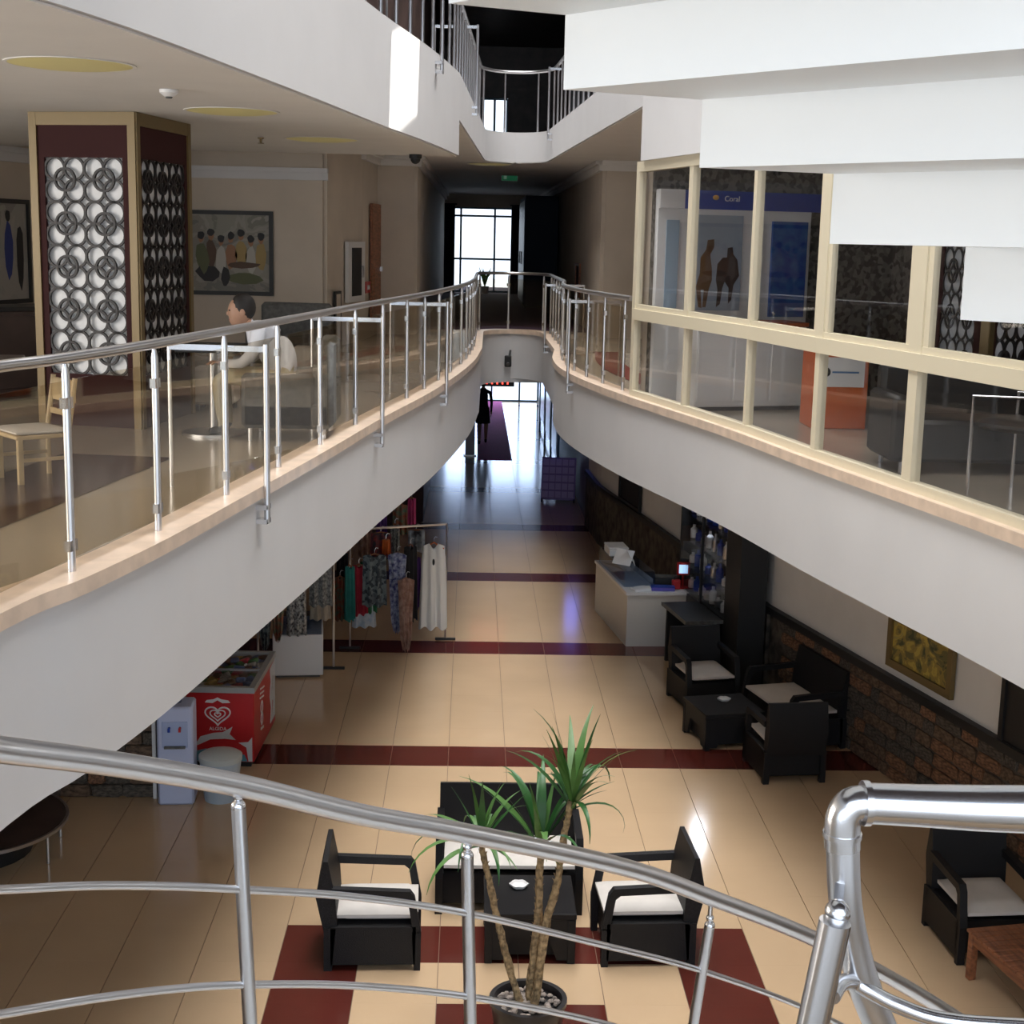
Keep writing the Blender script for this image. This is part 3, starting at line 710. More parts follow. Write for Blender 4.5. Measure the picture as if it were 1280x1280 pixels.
place(CH, 'wicker_armchair', 'black wicker armchair with white cushion on the slatted-table side of the potted yucca', 'armchair', 1.42, 10.62, -1, -.05, GA)
place(CH, 'wicker_armchair', 'black wicker armchair beside the white counter and the black display cabinet', 'armchair', 2.83, 16.85, .2, -.98, GA)
place(CH, 'wicker_armchair', 'black wicker armchair seen from its back, standing before the wall sofa', 'armchair', 3.33, 14.5, -.12, .99, GA)
place(CH, 'wicker_armchair', 'black wicker armchair behind the slatted wooden table', 'armchair', 4.1, 10.75, .08, -1, GA)
place(SO, 'wicker_sofa', 'black wicker two-seat sofa with white cushion behind the potted yucca', 'sofa', .375, 11.52, 0, -1, 'black wicker sofas')
place(SO, 'wicker_sofa', 'black wicker two-seat sofa against the stone wainscot', 'sofa', 3.70, 15.75, -.97, -.24, 'black wicker sofas')
def panel(w, h, th=.03):
    return [(-w, .03), (-w, h), (w, h), (w, .03), (w-.1, .03), (w-.17, h-.13), (-w+.17, h-.13), (-w+.1, .03)]
def coffee(label, x, y, rz, w=.34, h=.36):
    r = thing('wicker_coffee_table', label, 'table', (x, y, 0), rz, 'black wicker coffee tables')
    MB().bbox(-w-.01, w+.01, -w-.01, w+.01, h, h+.05, .008).build('table_top', 'wicker', r)
    for k in range(4):
        m = Matrix.Rotation(k*math.pi/2, 4, 'Z') @ Matrix.Rotation(math.pi/2, 4, 'X')
        MB().prism(panel(w-.035, h), w-.03, w, m).build('side_panel', 'wicker', r, False)
        a = Matrix.Rotation(k*math.pi/2, 4, 'Z'); MB().bbox(w-.055, w+.005, w-.055, w+.005, 0, h, .006, a).build('leg', 'wicker', r)
    MB().box(-w+.05, w-.05, -w+.05, w-.05, .05, h-.14).build('lower_shelf', 'wicker', r, False)
def ashtray(label, x, y, z):
    prof = [(.05, 0), (.065, .01), (.072, .03), (.066, .032), (.055, .015), (.01, .012)]
    mb = MB().lathe(prof, 16); mb.v = [(a*(1+.1*math.cos(6*math.atan2(b, a))), b*(1+.1*math.cos(6*math.atan2(b, a))), c) for a, b, c in mb.v]
    o = mb.build('ashtray', 'white'); o.location = (x, y, z); tag(o, label, 'ashtray', 'white ashtrays')
coffee('black wicker coffee table behind the potted yucca', .515, 10.66, 0)
ashtray('white scalloped ashtray on the coffee table behind the yucca', .44, 10.78, .411)
tp = atz(905, 880, .41)
coffee('black wicker coffee table in front of the wall sofa', tp.x, tp.y, .22)
ashtray('white scalloped ashtray on the coffee table by the wall sofa', tp.x+.02, tp.y+.12, .411)
# slatted wooden table
c0 = atz(1208, 1160, .4); c1 = atz(1285, 1228, .4); ang = math.atan2(c1.y-c0.y, c1.x-c0.x)
wt = thing('slatted_table', 'reddish wooden low table with slatted top', 'table', (c0.x, c0.y, 0), ang)
for i in range(14): MB().bbox(.004+i*.075, .070+i*.075, 0, .72, .375, .40, .004).build('slat', 'wood', wt)
for x in (0, .99):
    for y in (.02, .64): MB().bbox(x, x+.06, y, y+.06, 0, .372, .006).build('leg', 'wood', wt)
for y in (.03, .65): MB().box(.06, .99, y, y+.03, .29, .372).build('apron', 'wood', wt, False)
# ------------------------------------------------------------------ potted yucca
YP = 9.05
base = aty(660, 1252, YP)
pot = thing('potted_yucca', 'tall potted yucca with three bare trunks and strap leaves', 'plant', (base.x, base.y, 0))
zr = base.z
prof = [(.15, 0), (.19, .03), (.235, zr*.7), (.25, zr), (.262, zr), (.262, zr+.03), (.23, zr+.03), (.22, zr-.02), (.01, zr-.02)]
MB().lathe(prof, 28).build('pot', mat('dark_glazed_pot', (.02, .018, .02), .3, var=.3, scale=12), pot)
pb = MB(); r = random.Random(3)
for i in range(70):
    a, d = r.uniform(0, 6.28), .2*math.sqrt(r.random()); pb.ball((d*math.cos(a), d*math.sin(a), zr-.005), r.uniform(.015, .03), None, r.uniform(.01, .02), 6, 4)
o = pb.build('pebbles', mat('pebbles', (.40, .34, .30), .7, var=.5, scale=20), pot); o['kind'] = 'stuff'
def leafmesh(L, wd, bend, m, name):
    n = 9; vs = []; fs = []
    for i in range(n+1):
        t = i/n; an = bend*t*t; x = L*(math.sin(an)/max(bend, .01) if False else 0)
    px_, pz_ = 0, 0; a = 0
    for i in range(n+1):
        t = i/n; ww = wd*(.45+1.1*t if t < .4 else (1-t)/.6*.89)+.001; vs += [(px_, -ww, pz_+ww*.35), (px_, 0, pz_), (px_, ww, pz_+ww*.35)]
        a = bend*t**1.6; px_ += L/n*math.sin(a); pz_ += L/n*math.cos(a)
    for i in range(n):
        for j in (0, 1): fs.append((3*i+j, 3*i+j+1, 3*i+j+4, 3*i+j+3))
    me = MB().add(vs, fs).mesh(name, m); return me
LV = [leafmesh(.46, .021, b, m, 'leaf') for b in (.25, .9, 1.7, 2.5) for m in ('leaf', 'leaf2')]
def trunk(P, R0, R1, crown, nl, seed, lmax=1):
    rnd = random.Random(seed); pts = catmull([aty(x, y, YP+dd)-Vector((base.x, base.y, 0)) for x, y, dd in P], 6); n = len(pts)
    mb = MB(); k = 9; rs = [R0+(R1-R0)*i/(n-1) for i in range(n)]
    mb.tube(pts, rs, k); mb.v = [tuple(Vector(v)+Vector((rnd.uniform(-1, 1), rnd.uniform(-1, 1), rnd.uniform(-1, 1)))*.006) for v in mb.v]
    for q in range(40):      # leaf scars standing off the bark
        i = rnd.randrange(1, n-1); an = rnd.uniform(0, 6.28); d = Vector((math.cos(an), math.sin(an), 0)); p = pts[i]+d*rs[i]*.8
        mb.add([p+Vector((0, 0, -.012)), p+d.cross(Vector((0, 0, 1)))*.014, p+d*.016+Vector((0, 0, .02)), p-d.cross(Vector((0, 0, 1)))*.014], [(0, 1, 2), (0, 2, 3), (1, 3, 2), (0, 3, 1)])
    t = mb.build('trunk', 'bark', pot)
    for (cx, cy, cn, spread, sc) in crown:
        c = aty(cx, cy, YP+P[-1][2])-Vector((base.x, base.y, 0))
        for i in range(cn):
            az = i*2.4+rnd.uniform(-.3, .3); ti = rnd.uniform(.1, spread); bi = rnd.choice((0, 1, 2, 3, 4) if ti < .7 else (3, 4, 5, 6))
            s = sc*rnd.uniform(.75, 1.15)
            m = Matrix.Translation(c+Vector((0, 0, -.05*i/cn))) @ Matrix.Rotation(az, 4, 'Z') @ Matrix.Rotation(ti, 4, 'Y') @ Matrix.Scale(s, 4)
            linkobj('leaf', LV[bi], t, mtx=m)
    return t
trunk([(652, 1262, .0), (634, 1200, 0), (622, 1150, 0), (612, 1105, .02), (604, 1068, .03), (600, 1045, .03)], .026, .018, [(602, 1050, 24, 1.5, 1.2)], 0, 1)
trunk([(660, 1262, .03), (668, 1190, .04), (673, 1140, .05), (674, 1100, .05), (676, 1062, .05)], .032, .024, [(676, 1056, 18, .8, 1.45)], 0, 2)
trunk([(667, 1262, -.02), (682, 1160, -.03), (694, 1115, -.03), (701, 1075, -.03), (706, 1040, -.03), (714, 1000, -.03)], .030, .018, [(715, 1003, 24, 1.3, 1.35)], 0, 3)
# ------------------------------------------------------------------ left side: freezer, dispenser, bin, chest
fz0 = atz(318, 960, 0); fz1 = atz(348, 905, 0)
fa = math.atan2(fz1.y-fz0.y, fz1.x-fz0.x)-math.pi/2
fz = thing('ice_cream_freezer', 'red chest freezer with glass lid full of ice creams', 'freezer', (fz0.x, fz0.y, 0), fa*.6)
fw, fd, fh = .69, 1.35, .86
MB().bbox(-fw, 0, 0, fd, .06, fh-.06, .01).build('body', 'redp', fz)
MB().box(-fw+.04, -.04, .04, fd-.04, 0, .06).build('plinth', 'black', fz, False)
rim = MB().box(-fw-.01, .01, -.01, .05, fh-.06, fh).box(-fw-.01, .01, fd-.05, fd+.01, fh-.06, fh).box(-fw-.01, .05-fw, .05, fd-.05, fh-.06, fh).box(-.05, .01, .05, fd-.05, fh-.06, fh)
rim.build('rim', mat('grey_plastic', (.35, .36, .36), .4), fz, False)
for a, b in ((.05, fd/2+.02), (fd/2-.02, fd-.05)): MB().box(-fw+.05, -.05, a, b, fh-.02-(.012 if a > .1 else 0), fh-.012-(.012 if a > .1 else 0)).build('glass_lid', 'glass', fz, False)
for y in (fd/2-.03,): MB().box(-fw+.05, -.05, y, y+.03, fh-.02, fh).build('lid_handle', 'chrome', fz, False)
MB().ball((-.22, fd/2+.1, fh+.012), .015, .05, .006).build('lid_grip', 'white', fz)
def fp(poly, y, m, nm, d=.003):     # flat mark on the front face (poly in x,z)
    mb = MB(); n = len(poly); vs = [(x, -d, z) for x, z in poly]+[(x, .002, z) for x, z in poly]
    return mb.add(vs, [tuple(range(n)), tuple(range(n, 2*n))[::-1]]+[(i, (i+1) % n, n+(i+1) % n, n+i) for i in range(n)]).build(nm, m, fz, False)
# heart emblem: nested outlines
def heart(t, s): return (s*.0625*16*math.sin(t)**3, s*.0625*(13*math.cos(t)-5*math.cos(2*t)-2*math.cos(3*t)-math.cos(4*t)))
cx, cz = -.37, .565
for k, s in enumerate((.135, .082, .034)):
    mb = MB(); mb.tube([(cx+heart(t, s)[0]*.95, -.004, cz+heart(t, s)[1]*.8) for t in np.linspace(0, 2*math.pi, 40)], .0085 if k == 0 else .007, 6)
    mb.build('heart_emblem', 'white', fz)
fp([(cx-.13, cz+.13), (cx-.05, cz+.125), (cx, cz+.155), (cx+.05, cz+.125), (cx+.13, cz+.13), (cx+.11, cz+.155), (cx+.04, cz+.165), (cx, cz+.185), (cx-.04, cz+.165), (cx-.11, cz+.155)], 0, 'white', 'emblem_banner')
def text(body, size, m, parent, loc, rot, name='lettering'):
    cu = bpy.data.curves.new(name, 'FONT'); cu.body = body; cu.size = size; cu.align_x = 'CENTER'; cu.align_y = 'CENTER'; cu.extrude = .002
    tmp = bpy.data.objects.new('t', cu); COL.objects.link(tmp); dg = bpy.context.evaluated_depsgraph_get(); me = bpy.data.meshes.new_from_object(tmp.evaluated_get(dg))
    bpy.data.objects.remove(tmp); me.materials.clear(); me.materials.append(M[m] if isinstance(m, str) else m)
    o = bpy.data.objects.new(name, me); COL.objects.link(o); o.parent = parent; o.location = loc; o.rotation_euler = rot; return o
text('ALGIDA', .05, 'white', fz, (cx, -.003, cz-.15), (math.pi/2, 0, 0))
M['pale'] = mat('pale_print', (.62, .64, .66), .5); M['teal'] = mat('teal_print', (.10, .32, .42), .5)
fp([(-.62, .22), (-.55, .33), (-.42, .37), (-.32, .38), (-.22, .44), (-.25, .36), (-.19, .30), (-.30, .31), (-.45, .30), (-.55, .25)], 0, 'pale', 'print_leap')
fp([(-.02, .07), (-.02, .33), (-.06, .28), (-.16, .27), (-.08, .22), (-.06, .07)], 0, 'pale', 'print_tail')
fp([(-.66, .07), (-.66, .16), (-.5, .20), (-.3, .19), (-.1, .14), (-.07, .07)], 0, 'teal', 'print_wave')
def side(poly, m, nm):
    mb = MB(); n = len(poly); vs = [(.003, y, z) for y, z in poly]+[(-.002, y, z) for y, z in poly]
    return mb.add(vs, [tuple(range(n)), tuple(range(n, 2*n))[::-1]]+[(i, (i+1) % n, n+(i+1) % n, n+i) for i in range(n)]).build(nm, m, fz, False)
for k in range(3): side([(.36+.02*k, .62+.045*k), (.60+.02*k, .58+.045*k), (.60+.02*k, .60+.045*k), (.36+.02*k, .64+.045*k)], 'pale', 'side_letter')
for z in (.50, .38): MB().ring(.06, .014, .004, 18, Matrix.Translation((.002, .47, z)) @ Matrix.Rotation(math.pi/2, 4, 'Z')).build('side_letter', 'pale', fz)
side([(.40, .27), (.58, .24), (.58, .27), (.40, .30)], 'pale', 'side_letter')
side([(1.0, .14), (1.06, .3), (.98, .45), (1.05, .6), (1.0, .76), (1.33, .78), (1.33, .14)], 'pale', 'print_cones')
side([(1.10, .2), (1.2, .34), (1.12, .38)], 'redp', 'print_cone'); side([(1.12, .45), (1.24, .62), (1.12, .66)], 'wood', 'print_cone')
r = random.Random(11)
pc = [mat('ice_pack_%d' % i, c, .45) for i, c in enumerate([(.30, .20, .06), (.08, .18, .05), (.40, .05, .06), (.10, .14, .28), (.35, .33, .30), (.14, .07, .04)])]
for i in range(6):
    for j in range(9):
        o = MB().bbox(-.05, .05, -.06, .06, -.03, .03, .012).build('ice_cream_pack', pc[r.randrange(6)]); o.parent = fz
        o.location = (-fw+.1+i*.098, .12+j*.138, fh-.075+r.uniform(-.004, .03)); o.rotation_euler = (r.uniform(-.4, .4), r.uniform(-.4, .4), r.uniform(0, 3))
body = [o for o in fz.children if o.name.startswith('body')][0]
# water dispenser
d0 = atz(195, 1006, 0); d1 = atz(240, 1012, 0)
wd = thing('water_dispenser', 'white water dispenser with upturned clear bottle beside the red freezer', 'water dispenser', ((d0.x+d1.x)/2, d0.y+.16, 0), .08)
MB().bbox(-.17, .17, -.17, .17, .0, .98, .02).build('body', 'bluewhite', wd)
MB().bbox(-.12, .12, -.178, -.165, .58, .84, .004).build('tap_recess', mat('pale_blue_panel', (.40, .48, .72), .4), wd)
for x, m in ((-.05, 'blue'), (.05, 'redp')): MB().tube([(x, -.17, .78), (x, -.215, .78), (x, -.22, .75)], .012, 8).build('tap', m, wd)
MB().bbox(-.1, .1, -.215, -.17, .58, .6, .004).build('drip_tray', 'grey', wd)
MB().lathe([(.05, .98), (.06, 1.02), (.128, 1.1), (.13, 1.2), (.124, 1.22), (.13, 1.24), (.13, 1.36), (.11, 1.41), (.02, 1.42)], 20).build('bottle', 'clearplastic', wd)
b0 = atz(272, 1008, 0)
bn = thing('plastic_bin', 'translucent blue-white plastic bin in front of the red freezer', 'bin', (b0.x, b0.y+.2, 0))
MB().lathe([(.155, 0), (.16, .02), (.20, .40), (.205, .42), (.195, .42), (.15, .02), (.01, .02)], 24).build('body', mat('frosted_plastic', (.42, .50, .58), .35), bn)
MB().lathe([(.208, .40), (.21, .45), (.18, .47), (.06, .5), (.01, .5)], 24).build('lid', mat('pale_lid', (.52, .56, .55), .35), bn)
# white chest further back with fabrics on it
w0 = atz(358, 838, 0); w1 = atz(404, 847, 0)
wc = thing('white_chest', 'white display chest beyond the red freezer with glass case on top', 'chest', (w1.x, w1.y, 0), .1)
MB().bbox(-.62, 0, 0, .95, .03, .55, .01).build('body', 'white', wc)
MB().box(-.58, -.04, .04, .9, 0, .03).build('plinth', 'grey', wc, False)
MB().box(-.6, -.02, .02, .93, .552, .62).build('glass_case', 'clearplastic', wc, False)
# stone pillar on the left
q0 = atz(100, 1000, 0); q1 = atz(196, 1008, 0)
sp = thing('stone_pillar', 'brown split-stone pillar beside the water dispenser', 'pillar', (q0.x-.4, q0.y+.05, 0), .03)
PL = q1.x-q0.x+.36
MB().box(.02, PL-.02, .05, .6, 0, 2.94).build('core', 'stone3', sp, False)
r = random.Random(8)
for row in range(22):
    x = 0
    while x < PL-.05:
        L = min(r.uniform(.16, .34), PL-x)
        if PL-x-L < .08: L = PL-x
        linkobj('stone', r.choice(sv), sp, mtx=Matrix.Translation((x+L/2, .03, (row+.5)*.133)) @ Matrix.Diagonal((L-.008, r.uniform(.05, .09), .125, 1))); x += L
MB().box(PL, PL+.05, .0, .1, 0, 2.94).build('edge_strip', 'black', sp, False)
MB().box(PL-.035, PL, -.03, .1, 0, 2.94).build('edge_bead', 'white', sp, False)
# low dark round table with chrome rim
e0 = atz(73, 1019, .3)
lt = thing('low_round_table', 'dark brown low round table with chrome rim and legs', 'table', (e0.x-.72, e0.y-.12, 0))
RT = .80
MB().lathe([(RT-.02, .27), (RT, .275), (RT, .30), (.01, .30)], 40).build('table_top', 'darkwall', lt)
MB().ring(RT+.005, .012, .03, 48, Matrix.Translation((0, 0, .29)) @ Matrix.Rotation(math.pi/2, 4, 'X')).build('rim', 'chrome', lt)
for k in range(8):
    a = k*math.pi/4-.3; MB().tube([(RT*.94*math.cos(a), RT*.94*math.sin(a), 0), (RT*.94*math.cos(a), RT*.94*math.sin(a), .27)], .014, 8).build('leg', 'chrome', lt)
MB().lathe([(.5, .01), (.5, .2), (.01, .2)], 24).build('plinth', 'black', lt)
# ------------------------------------------------------------------ clothes
def clothmat(name, c1, c2=None, scale=14, kind='noise'):
    return mat(name, c1, .85, col2=c2, var=0 if c2 else .15, scale=scale, kind=kind)
def garment(name, label, px0, px1, py0, py1, y, m, rz=0, style='top', hang='wood', group='garments on the clothes rails', seed=1, cat='garment'):
    a = aty((px0+px1)/2, py1, y); t = aty((px0+px1)/2, py0, y); W = (px1-px0)*y/F; Ht = t.z-a.z
    r = thing(name, label, cat, (a.x, y, a.z), rz, group)
    nx, nz = 22, 12; vs = []; rnd = random.Random(seed); ph = rnd.uniform(0, 6)
    for s in (1, -1):
        for j in range(nz+1):
            v = j/nz
            for i in range(nx+1):
                u_ = 2*i/nx-1
                if style == 'dress': wv = .80+.22*(1-v)**.8 if v < .78 else .86-.1*(v-.78)/.22
                elif style == 'scarf': wv = .55+.45*v-.25*(v < .15)*(1-v/.15)
                else: wv = 1-.08*v if v < .85 else .92
                sh = 0 if v < .9 else -Ht*.04*abs(u_)
                neck = -.07*Ht*max(0, 1-(abs(u_)/.34)**2)*(1 if j == nz else 0) if style != 'scarf' else 0
                fold = math.sin(u_*9+ph+.6*v)*(.010+.022*(1-v))
                hem = (Ht*.02*math.sin(u_*7+ph)+ (rnd.uniform(-.02, .02)*Ht if style == 'scarf' else 0)) if j == 0 else 0
                yy = s*(.045*math.sqrt(max(0, 1-u_*u_))+.004)*(1 if v < .95 else .5)+fold
                vs.append((u_*W/2*wv, yy, v*Ht+sh+neck+hem))
    st_ = (nx+1)*(nz+1); fs = []
    for s in (0, 1):
        for j in range(nz):
            for i in range(nx):
                q = s*st_+j*(nx+1)+i; fs.append((q, q+1, q+nx+2, q+nx+1))
    for j in range(nz):
        for i in (0, nx):
            q = j*(nx+1)+i; fs.append((q, q+nx+1, st_+q+nx+1, st_+q))
    MB().add(vs, fs).build('cloth', m, r)
    h = MB(); h.tube([(-W*.36, 0, Ht*.93), (0, 0, Ht*1.0), (W*.36, 0, Ht*.93)], .012, 6)
    hg = h.build('hanger', hang, r)
    MB().tube([(0, 0, Ht), (0, 0, Ht+.05), (.02, 0, Ht+.08), (.045, 0, Ht+.07)], .004, 6).build('hook', 'chrome', hg)
    return r
C = {}
for nme, c1, c2, sc, kd in (('teal', (.02, .17, .15), None, 8, 'noise'), ('crimson', (.30, .012, .03), None, 8, 'noise'), ('green', (.015, .12, .05), None, 8, 'noise'), ('greyprint', (.03, .04, .05), (.14, .17, .18), 25, 'voronoi'), ('bluepr', (.025, .03, .14), (.36, .40, .52), 20, 'noise'), ('blackcl', (.012, .012, .014), None, 8, 'noise'), ('brownsc', (.20, .10, .07), (.38, .25, .2), 12, 'noise'), ('purplecl', (.09, .03, .18), None, 8, 'noise'), ('whitecl', (.78, .77, .73), (.74, .73, .70), 3, 'noise'), ('redpr', (.25, .03, .03), (.03, .03, .04), 16, 'noise'), ('spots', (.52, .52, .50), (.02, .02, .025), 26, 'noise'), ('lightblue', (.38, .46, .56), (.58, .60, .62), 16, 'noise'), ('pinkcl', (.42, .04, .15), None, 8, 'noise'), ('greypale', (.34, .35, .33), (.08, .085, .09), 30, 'noise'), ('multi', (.30, .06, .03), (.10, .16, .10), 16, 'noise'), ('oranget', (.55, .12, .02), None, 8, 'noise'), ('beigecl', (.42, .36, .28), None, 6, 'noise')):
    C[nme] = clothmat('cloth_'+nme, c1, c2, sc, kd)
YC = 19.0
garment('white_dress', 'long white sleeveless dress with a dark emblem hanging on an orange hanger', 523, 559, 678, 785, 19.35, C['whitecl'], .0, 'dress', C['oranget'], seed=2, cat='dress')
em = bpy.data.objects['white_dress']; MB().ball((0, -.055, .93), .018, .01, .045).build('neck_emblem', 'black', em)
garment('teal_garment', 'teal top hanging at the far side of the crimson one', 430, 444, 706, 775, YC-.42, C['teal'], .5, seed=3)
garment('crimson_garment', 'crimson garment hanging between teal and green ones', 437, 460, 705, 768, YC-.2, C['crimson'], .3, seed=4)
garment('green_garment', 'dark green garment behind the grey printed blouse', 449, 472, 700, 765, YC-.02, C['green'], .2, seed=5)
garment('pale_blue_skirt', 'pale blue patterned skirt hanging below the crimson garment', 440, 471, 745, 783, YC+.0, C['lightblue'], .2, seed=6, style='dress')
garment('grey_blouse', 'grey printed blouse hanging in front of the green garment', 452, 484, 692, 757, YC-.3, C['greyprint'], .1, seed=7)
garment('blue_scarf', 'blue and white patterned long scarf beside the grey printed blouse', 484, 508, 690, 790, YC-.1, C['bluepr'], 0, 'scarf', seed=8, cat='scarf')
garment('striped_scarf', 'grey, red and white scarf whose tip reaches the floor', 496, 518, 722, 812, YC-.28, C['brownsc'], .3, 'scarf', seed=9, cat='scarf')
garment('dark_coat', 'dark green-black long garment beside the white dress', 503, 522, 680, 775, YC+.25, C['blackcl'], .5, seed=10)
garment('purple_garment', 'purple garment peeping out behind the white dress', 512, 526, 695, 760, YC+.55, C['purplecl'], .3, seed=11)
garment('red_print_shirt', 'red and black printed shirt hanging high over the grey blouse', 462, 490, 665, 700, YC+.4, C['redpr'], .2, seed=12)
garment('orange_blouse', 'small orange blouse hanging by the blue scarf', 477, 488, 674, 692, YC+.1, C['oranget'], .2, seed=13)
garment('black_lettered_shirt', 'black shirt with white streaks next to the white dress', 508, 532, 662, 690, 20.1, clothmat('cloth_streak', (.012, .012, .015), (.45, .5, .55), 5), .4, seed=14)
garment('pink_towel', 'pink towel hanging highest beneath the white fascia', 509, 520, 622, 655, 21.2, C['pinkcl'], 0, seed=15)
garment('red_print_towel', 'dark printed towel hanging beside the pink towel', 490, 510, 630, 668, 20.8, C['multi'], 0, seed=16)
garment('patterned_shawl', 'grey and black patterned shawl hanging over a beige cloth', 386, 416, 700, 757, 17.9, C['greypale'], .15, seed=17)
garment('beige_cloth', 'plain beige cloth hanging under the patterned shawl', 387, 414, 735, 774, 18.08, C['beigecl'], .15, 'dress', seed=18)
garment('spotted_shawl', 'black and white spotted shawl beside the beige cloth', 358, 384, 730, 793, 17.55, C['spots'], .2, seed=19)
garment('multicolour_scarf', 'red and green mottled scarf above the red freezer', 338, 357, 745, 800, 17.2, C['multi'], .2, 'scarf', seed=20, cat='scarf')
garment('dark_mottled_scarf', 'dark mottled scarf between freezer and spotted shawl', 322, 340, 765, 812, 17.0, C['greyprint'], .2, 'scarf', seed=21, cat='scarf')
def rail(label, pa, pb, z, group='clothes rails'):
    a = Vector((pa[0], pa[1], 0)); b = Vector((pb[0], pb[1], 0))
    r = thing('clothes_rail', label, 'clothes rail', (a.x, a.y, 0), 0, group); d = b-a
    MB().tube([(0, 0, z), (d.x, d.y, z)], .016, 8).build('rail', 'chrome', r)
    for q in (Vector((0, 0, 0)), d):
        MB().tube([(q.x, q.y, .03), (q.x, q.y, z)], .014, 8).build('upright', 'chrome', r)
        MB().bbox(q.x-.14, q.x+.14, q.y-.02, q.y+.02, 0, .035, .006).build('foot', 'black', r)
rail('steel clothes rail carrying the white dress and blouses', (aty(438, 700, YC).x, YC-.05), (aty(558, 700, 19.5).x, 19.45), 1.62)
rail('steel clothes rail carrying shawls beyond the freezer', (aty(322, 760, 17.1).x, 17.1), (aty(418, 720, 18.1).x, 18.0), 1.72)
# ------------------------------------------------------------------ counter, cabinet, desk on the right
k0 = atz(782, 808, 0); k1 = atz(878, 808, 0); kb = atz(755, 758, 0)
kt = thing('white_counter', 'white shop counter with glass case top standing on the brown stripe', 'counter', (k0.x, k0.y, 0), math.atan2(k1.y-k0.y, k1.x-k0.x))
KW = .88; KD = 2.0; KH = .72
MB().prism([(0, 0), (KW, 0), (KW, .55), (.5, .55), (.30, KD), (-.16, KD)], 0, KH).build('body', mat('counter_white', (.66, .64, .60), .35), kt, False)
MB().prism([(-.02, -.02), (KW+.02, -.02), (KW+.02, .57), (.52, .57), (.32, KD+.02), (-.18, KD+.02)], KH, KH+.04).build('worktop', 'white', kt, False)
MB().prism([(.0, .3), (.42, .3), (.24, KD-.1), (-.13, KD-.1)], KH+.04, KH+.26).build('glass_case', 'clearplastic', kt, False)
def onk(name, label, cat, x, y, z, mbs, rz=0, group='goods on the white counter'):
    p = Matrix.Translation(kt.location) @ Matrix.Rotation(kt.rotation_euler[2], 4, 'Z') @ Vector((x, y, z))
    r = thing(name, label, cat, p, rz, group)
    for n_, mb, m in mbs: mb.build(n_, m, r)
onk('paper_stack', 'stack of white papers on the front of the counter', 'papers', .22, .13, KH+.041, [('sheet', MB().bbox(-.14, .14, -.09, .09, 0, .03, .003), 'white'), ('top_sheet', MB().bbox(-.13, .1, -.08, .09, .031, .036, .001, Matrix.Rotation(.3, 4, 'Z')), 'white')], .3)
onk('folded_brochure', 'white folded brochure standing open on the counter case', 'brochure', .12, .75, KH+.262, [('leaf', MB().bar((-.12, 0, .0), (-.02, .05, .2), .3, .006), 'white'), ('leaf', MB().bar((.10, 0, .0), (0, .05, .2), .3, .006), 'white')], .4)
onk('white_box', 'white glossy box at the far end of the counter case', 'box', .05, 1.45, KH+.262, [('box', MB().bbox(-.14, .14, -.2, .2, 0, .1, .01), 'white'), ('lid', MB().bbox(-.145, .145, -.205, .205, .1, .13, .01), 'white')], .1)
onk('blue_box', 'blue-violet flat box on the counter front', 'box', .50, .12, KH+.041, [('box', MB().bbox(-.16, .16, -.07, .07, 0, .05, .006), mat('violet_blue', (.12, .10, .50), .4)), ('lid', MB().bbox(-.162, .162, -.072, .072, .05, .06, .004), 'blue')], 0)
onk('dark_case', 'dark jewellery case in the middle of the counter', 'case', .60, .42, KH+.041, [('case', MB().bbox(-.17, .17, -.1, .1, 0, .12, .01), 'black'), ('tray', MB().bbox(-.15, .15, -.08, .08, .121, .135, .004), 'grey')], 0)
onk('lit_screen', 'small lit blue screen in a red frame on the counter', 'screen', .80, .25, KH+.041, [('stand', MB().lathe([(.07, 0), (.07, .015), (.015, .02), (.015, .2)], 14), 'redp'), ('frame', MB().bbox(-.09, .09, -.02, .02, .18, .36, .01), 'redp'), ('display', MB().bbox(-.06, .06, -.028, -.02, .21, .33, .002), mat('screen_glow', (.2, .4, .8), .3, emit=(.45, .7, 1), es=1.6))], 0)
onk('red_bag', 'small red bag beside the lit screen', 'bag', .70, .2, KH+.041, [('bag', MB().bbox(-.06, .06, -.04, .04, 0, .13, .012), 'redp'), ('handle', MB().tube([(-.03, 0, .13), (-.02, 0, .17), (.02, 0, .17), (.03, 0, .13)], .005, 6), 'black')], 0)
# black display cabinet along the wall
ca_, cb_ = wallhit(888, 700, .1), wallhit(968, 760, .1)
cA = Vector((ca_[0], ca_[1], 0)); cB = Vector((cb_[0], cb_[1], 0)); dd = (cB-cA).normalized(); CL = (cB-cA).length
cab = thing('display_cabinet', 'tall black display cabinet with glass front and glittering bottles', 'cabinet', cA, math.atan2(dd.y, dd.x))
# local x runs along the wall towards the camera; local -y faces the room
MB().box(0, CL, -.12, -.08, 0, 2.6).build('back', 'black', cab, False)
for x in (0, CL-.55): MB().box(x, x+(.05 if x == 0 else .55), -.42, -.12, 0, 2.6).build('side', 'black', cab, False)
MB().box(0, CL, -.42, -.08, 2.6, 2.7).build('top', 'black', cab, False)
MB().box(.05, CL-.55, -.42, -.12, 0, .75).build('base', 'black', cab, False)
MB().box((CL-.55)/2-.02, (CL-.55)/2+.03, -.43, -.40, .75, 2.6).build('mullion', 'black', cab, False)
for z in (.75, 1.1, 1.45, 1.8, 2.15): MB().box(.05, CL-.55, -.39, -.12, z, z+.02).build('shelf', 'glass' if z > .8 else 'black', cab, False)
for x0, x1 in ((.05, (CL-.55)/2-.02), ((CL-.55)/2+.03, CL-.55)): MB().box(x0, x1, -.42, -.413, .76, 2.6).build('door_pane', 'glass', cab, False)
